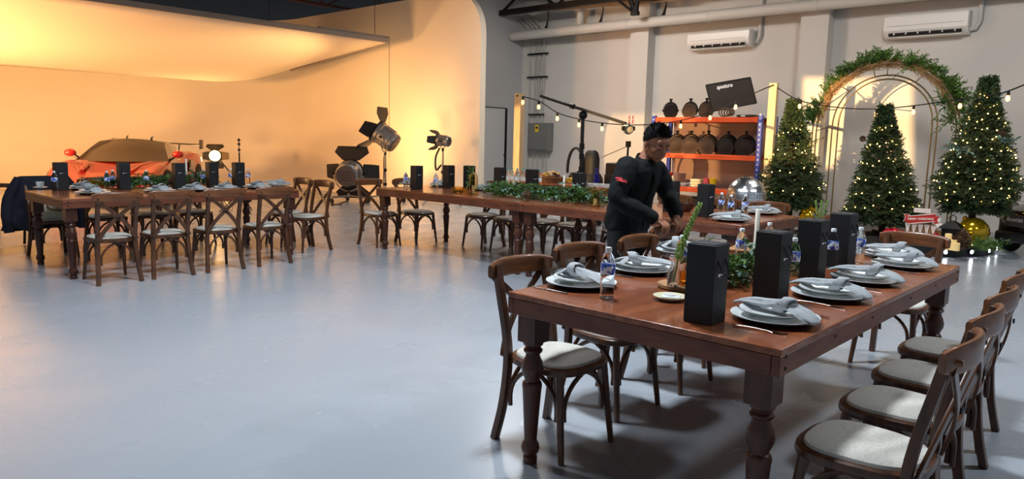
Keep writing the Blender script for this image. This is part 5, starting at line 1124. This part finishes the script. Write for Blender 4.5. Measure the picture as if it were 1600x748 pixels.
# bells
def bell(u, v, ue, y, lab):
    for _ in range(60):      # back to where the bell touches what it stands on
        c = onY(u,v,y); R = max(.12,abs(onY(ue,v,y).x-c.x)); b0 = SZ if math.hypot(c.x-SX,y-SY) < SR else 0
        if c.z-R-b0 < .004: break
        y += .02
    c = onY(u,v,y); R = abs(onY(ue,v,y).x-c.x); base = SZ if math.hypot(c.x-SX,y-SY) < SR else 0; R = max(R,.12); t = thing('giant_jingle_bell', lab, 'bell', (c.x,y,base)); z = max(c.z-base,R)
    if z-R > .01: MB().lathe([(0,0),(R*.6,0),(R*.5,z-R*.92),(0,z-R*.92)], 20).build('bell_stand', M_stage, t)
    MB().ball((0,0,z), R, 28, 18).build('bell_shell', M_bell, t); MB().lathe([(R*1.0,-.012),(R*1.03,-.008),(R*1.03,.008),(R*1.0,.012)], 28, (0,0,z)).build('bell_band', M_bell, t)
    MB().tube([(-R*.55-R*.12*math.cos(a),0,z+R*.85+R*.16*math.sin(a)) for a in [2*PI*k/12 for k in range(12)]], R*.05, 6, closed=True).build('bell_loop', M_bell, t); MB().ball((-R*.5,0,z+R*.84), R*.13, 10, 8).build('bell_crown', M_bell, t)
    for (dx, dz) in ((-.62,.28),(-.45,-.55)):
        n = Vector((dx,-math.sqrt(max(.05,1-dx*dx-dz*dz)),dz)); MB().ball(n*R*.93+Vector((0,0,z)), R*.18, 10, 8).build('bell_hole', M_hole, t)
    return t
bell(1264,338,1280,10.75,'smaller gold jingle bell at the left of the stage'); bell(1519,374,1546,10.85,'large gold jingle bell at the right of the stage')
# decorations on the stage, in front of the trees
def sg(u, y, v=360): return (onY(u,v,y).x,y,SZ+.001)
GY = 10.85
M_redb = mat('red_bauble', (186,16,44), .25, .3, coat=.5)
cone(sg(1504,10.62),'tall pine cone standing before the large gold bell',3.1,.5,.12)
for k, (u, y, r_) in enumerate(((1463,10.75,.085),(1475,10.72,.08),(1398,10.95,.085),(1388,11.0,.075),(1410,11.02,.07))): ball(sg(u,y), r_, M_redb, ('left red bauble beside the black lantern','right red bauble beside the black lantern','front red bauble under the middle tree','left red bauble under the middle tree','right red bauble under the middle tree')[k])
for k, u in enumerate((1448,1458,1467,1453,1463)): ball((sg(u,11.0+.12*(k>2))[0],11.0+.12*(k>2),SZ+.001+(.16 if k < 3 else .22)), .062, M_white_ball, ('first','second','third','fourth','fifth')[k]+' white bauble in the heap behind the red baubles')
t = thing('bauble_crate', 'low wooden crate holding the white baubles', 'crate', sg(1457,11.05)); MB().box((0,0,.08),(.5,.36,.16)).build('crate_box', M_slice, t, bevel=.008); MB().box((0,-.182,.10),(.5,.006,.02)).build('crate_slat', M_stem, t)
t = thing('black_lantern', 'small black metal lantern on the stage', 'lantern', sg(1487,10.7)); MB().box((0,0,.012),(.2,.2,.024)).build('lantern_base', M_dark, t)
for sx in (-1,1):
    for sy in (-1,1): MB().box((sx*.09,sy*.09,.14),(.016,.016,.24)).build('lantern_post', M_dark, t)
MB().box((0,0,.14),(.165,.165,.23)).build('lantern_glass', mat('smoked_glass',(60,60,62),.05,trans=.7,ior=1.2), t); MB().rings([[(sx*s_,sy*s_,z) for sx, sy in ((-1,-1),(1,-1),(1,1),(-1,1))] for s_, z in ((.125,.255),(.12,.275),(.05,.335),(.03,.35))]).build('lantern_roof', M_dark, t, smooth=0); MB().tube([(.04*math.cos(a),0,.38+.04*math.sin(a)) for a in [2*PI*k/14 for k in range(14)]], .006, 6, closed=True).build('lantern_ring', M_dark, t)
M_pil = mat('pillar_wax', (240,214,150), .5, emit=(255,196,110), estr=.12)
for k, (u, y, h, r_) in enumerate(((1491,10.5,.13,.045),(1483,10.52,.20,.04),(1415,10.75,.10,.04),(1497,10.47,.10,.04))):
    t = thing('pillar_candle', ('left pillar candle before the black lantern','tallest pillar candle before the black lantern','short pillar candle beside the white pennants','right pillar candle before the black lantern')[k], 'candle', sg(u,y), 0, 'pillar candles'); MB().lathe([(0,0),(r_,0),(r_,h-.006),(r_*.85,h),(r_*.5,h-.008),(0,h-.01)], 16).build('wax', M_pil, t); MB().tube([(0,0,h-.01),(.002,0,h+.01)], .002, 5).build('wick', M_rubber, t)
# sign with pennants
p = sg(1437,10.8); t = thing('christmas_sign', 'red ribbon sign reading Merry Christmas above white pennants', 'sign', p)
zc = onY(1440,342,10.8).z-p[2]; hw = (onY(1462,342,10.8).x-onY(1418,342,10.8).x)/2
M_ribbon = mat('ribbon_red', (198,44,40), .6); M_rw = mat('ribbon_white', (232,214,204), .7)
MB().box((0,.06,zc*.45),(hw*1.5,.05,zc*.9)).build('sign_board', M_slice, t, bevel=.006); MB().box((0,.03,zc+.11),(hw*1.2,.02,.06)).build('sign_header', M_rw, t)
V = []; n = 14
for i in range(n+1):
    f = -1+2*i/n
    for h in (-.052,.052): V.append((f*hw,-.008+.02*f*f,zc+.03*f+h))
MB().add(V, [(2*i,2*i+2,2*i+3,2*i+1) for i in range(n)]).build('ribbon', M_ribbon, t, smooth=60, recalc=False)
for i in (0,1): MB().tube([V[2*k+i] for k in range(n+1)], .006, 5).build('ribbon_edge', M_rw, t)
for s in (-1,1):
    z0 = zc+.03*s+(.035 if s < 0 else -.035); P = [(s*hw*.88,.02,z0-.05),(s*hw*1.28,.02,z0-.05+.01*s),(s*hw*1.15,.02,z0),(s*hw*1.28,.02,z0+.05+.01*s),(s*hw*.88,.02,z0+.05)]
    MB().add(P+[(x,y+.006,z) for x, y, z in P], [(0,1,2,3,4),(9,8,7,6,5)]+[(i,(i+1)%5,5+(i+1)%5,5+i) for i in range(5)]).build('ribbon_tail', M_ribbon, t, smooth=0); MB().tube(P, .005, 5, closed=True).build('tail_edge', M_rw, t)
text('MERRY CHRISTMAS', hw*.215, M_rw, t, Matrix.Translation((0,-.014,zc))@Matrix.Rotation(-.085,4,'Y')@FACE_CAM, bold=.0015)
for k in range(5):
    x = (k-2)*hw*.46; w_ = hw*.2; zt = zc-.07
    MB().add([(x-w_,.02,zt),(x+w_,.02,zt),(x,.02,zt-.17),(x-w_,.026,zt),(x+w_,.026,zt),(x,.026,zt-.17)], ((0,2,1),(3,4,5),(0,1,4,3),(1,2,5,4),(2,0,3,5))).build('pennant', M_rw, t, smooth=0)
MB().box((0,.02,zc-.065),(hw*2.1,.02,.012)).build('pennant_string', M_slice, t)
# greens lying on the stage
def heap(u, y, lab, seed, n=40, s_=.25, m=None):
    r = random.Random(seed); p = sg(u,y); t = thing('fir_cuttings', lab, 'foliage', p); b = MB(); MB().tube([(-s_*.6,0,.02),(s_*.6,0,.03)], .006, 5).build('cut_stem', M_stem, t)
    for k in range(n): sprig(b, (r.uniform(-.5,.5)*s_,r.uniform(-.3,.3)*s_,r.uniform(.01,.06)), (r.uniform(-1,1),r.uniform(-1,1),r.uniform(0,.7)), s_*r.uniform(.5,1), 14, .055, .006, r, .3)
    b.v = [(x,y_,max(z,.003)) for x, y_, z in b.v]; b.build('needles', m or M_green2, t, smooth=0, recalc=False)['kind'] = 'stuff'
heap(1538,10.85,'fir cuttings lying under the large gold bell',5,60,.26,M_green); heap(1418,10.98,'golden moss and fir heap under the middle tree',6,30,.2,M_dried)
q = onY(1290,330,11.0); euc((q.x,11.0,.25), 12, 'leafy eucalyptus at the left foot of the arch', 9, .3, .7)
p = onZ(1287,372,TZ+.25); t = thing('flower_stem_bottle', 'slim brown bottle with pale green flower spikes behind the gift boxes', 'vase', (-1.55,4.30,TZ)); MB().lathe([(0,0),(.026,0),(.028,.02),(.026,.10),(.012,.15),(.010,.19),(.012,.2),(0,.2)], 14).build('vase_glass', M_slice, t)
for k in range(3):
    P = [(0,0,.15),(.012*k-.012,.006*k,.24),(.03*k-.03,.012*k,.33)]; sk_ = MB().tube(P, .003, 5).build('flower_spike', M_snap, t); b = MB()
    for i in range(22): f = i/22; c = Vector(P[1]).lerp(Vector(P[2]),f); a = i*2.4; b.ball(c+Vector((.004*math.cos(a),.004*math.sin(a),0)), (.003,.003,.006), 5, 4)
    b.build('buds', M_snap, sk_)['kind'] = 'stuff'
# small black ride-on vehicle cut by the right edge
q = onZ(1578,396); vh = thing('ride_on_vehicle', 'small black ride-on vehicle with a lettered plate at the right edge', 'vehicle', (q.x+.34,q.y+.20,0), math.radians(-38)); M_vb = mat('vehicle_black', (16,16,17), .18, coat=.6)
L = []
for (y, w_, z0, z1) in ((-.46,.24,.30,.50),(-.42,.33,.20,.60),(-.2,.37,.16,.68),(.1,.38,.16,.74),(.6,.38,.16,.74),(1.0,.36,.2,.70),(1.08,.3,.26,.6)):
    L.append([(x_*w_,y,z0+(z1-z0)*zz) for x_, zz in ((-.85,0),(.85,0),(1,.25),(1,.7),(.86,.95),(.4,1),(-.4,1),(-.86,.95),(-1,.7),(-1,.25))])
MB().rings(L).build('body_shell', M_vb, vh, smooth=40, bevel=.01)
MB().box((0,-.485,.47),(.30,.012,.16),0,Matrix.Rotation(-.12,3,'X')).build('plate', mat('plate_grey',(70,66,66),.5), vh, bevel=.004)
text('FRONTIER', .058, M_white, vh, Matrix.Translation((0,-.4945,.475))@Matrix.Rotation(-.12,4,'X')@FACE_CAM, bold=.002)
MB().box((0,-.46,.24),(.62,.08,.14)).build('bumper', M_rubber, vh, bevel=.03)
for s in (-1,1):
    MB().lathe([(0,-.02),(.05,-.02),(.055,.01),(0,.02)], 16, (s*.26,-.45,.52), Matrix.Rotation(PI/2,3,'X')).build('headlight', M_hl, vh)
    for y in (-.18,.78): MB().lathe([(0,-.06),(.12,-.06),(.16,-.04),(.16,.04),(.12,.06),(0,.06)], 20, (s*.36,y,.162), Matrix.Rotation(PI/2,3,'Y')).build('wheel', M_rubber, vh)
    MB().box((s*.31,.12,.86),(.03,.03,.3),0,Matrix.Rotation(-.5,3,'X')).build('windshield_pillar', M_vb, vh)
MB().box((0,.12,.86),(.6,.012,.28),0,Matrix.Rotation(-.5,3,'X')).build('windshield', M_glass, vh); MB().box((0,.45,.76),(.5,.3,.06)).build('seat', M_rubber, vh, bevel=.02)
MB().lathe([(0,0),(.014,0),(.014,.01),(0,.01)], 8, (-.1,-.475,.25), Matrix.Rotation(PI/2,3,'X')).build('small_lamp', M_led, vh)
# mixing desk behind the jacket and a stand arm at the left edge
M_vio = mat('violet_screen', (90,80,180), .3, emit=(120,100,230), estr=1.2)
p = onX(62,281,-10.2); t = thing('lighting_desk', 'small dark lighting desk with violet screens behind the jacket', 'lighting desk', (p.x,p.y,0)); MB().box((0,0,p.z),(.25,.42,.07)).build('desk_body', M_stem, t, bevel=.006)
for k in range(2): MB().box((.128,-.08+.14*k,p.z),(.006,.05,.035)).build('desk_screen', M_vio, t)
for s in (-1,1): MB().tube([(0,s*.15,p.z-.03),(0,s*.2,.01)], .015, 6).build('desk_leg', M_dark, t)
p = onX(-14,289,-12.0); p2 = onX(26,290,-12.0); t = thing('floor_stand_arm', 'dark horizontal stand arm entering at the left edge', 'stand', (p.x,p.y,0)); MB().tube([(0,0,p.z),(0,p2.y-p.y,p2.z)], .03, 8).build('arm', M_stem, t); MB().tube([(0,.05,p.z),(0,.05,.01)], .02, 8).build('post', M_dark, t)
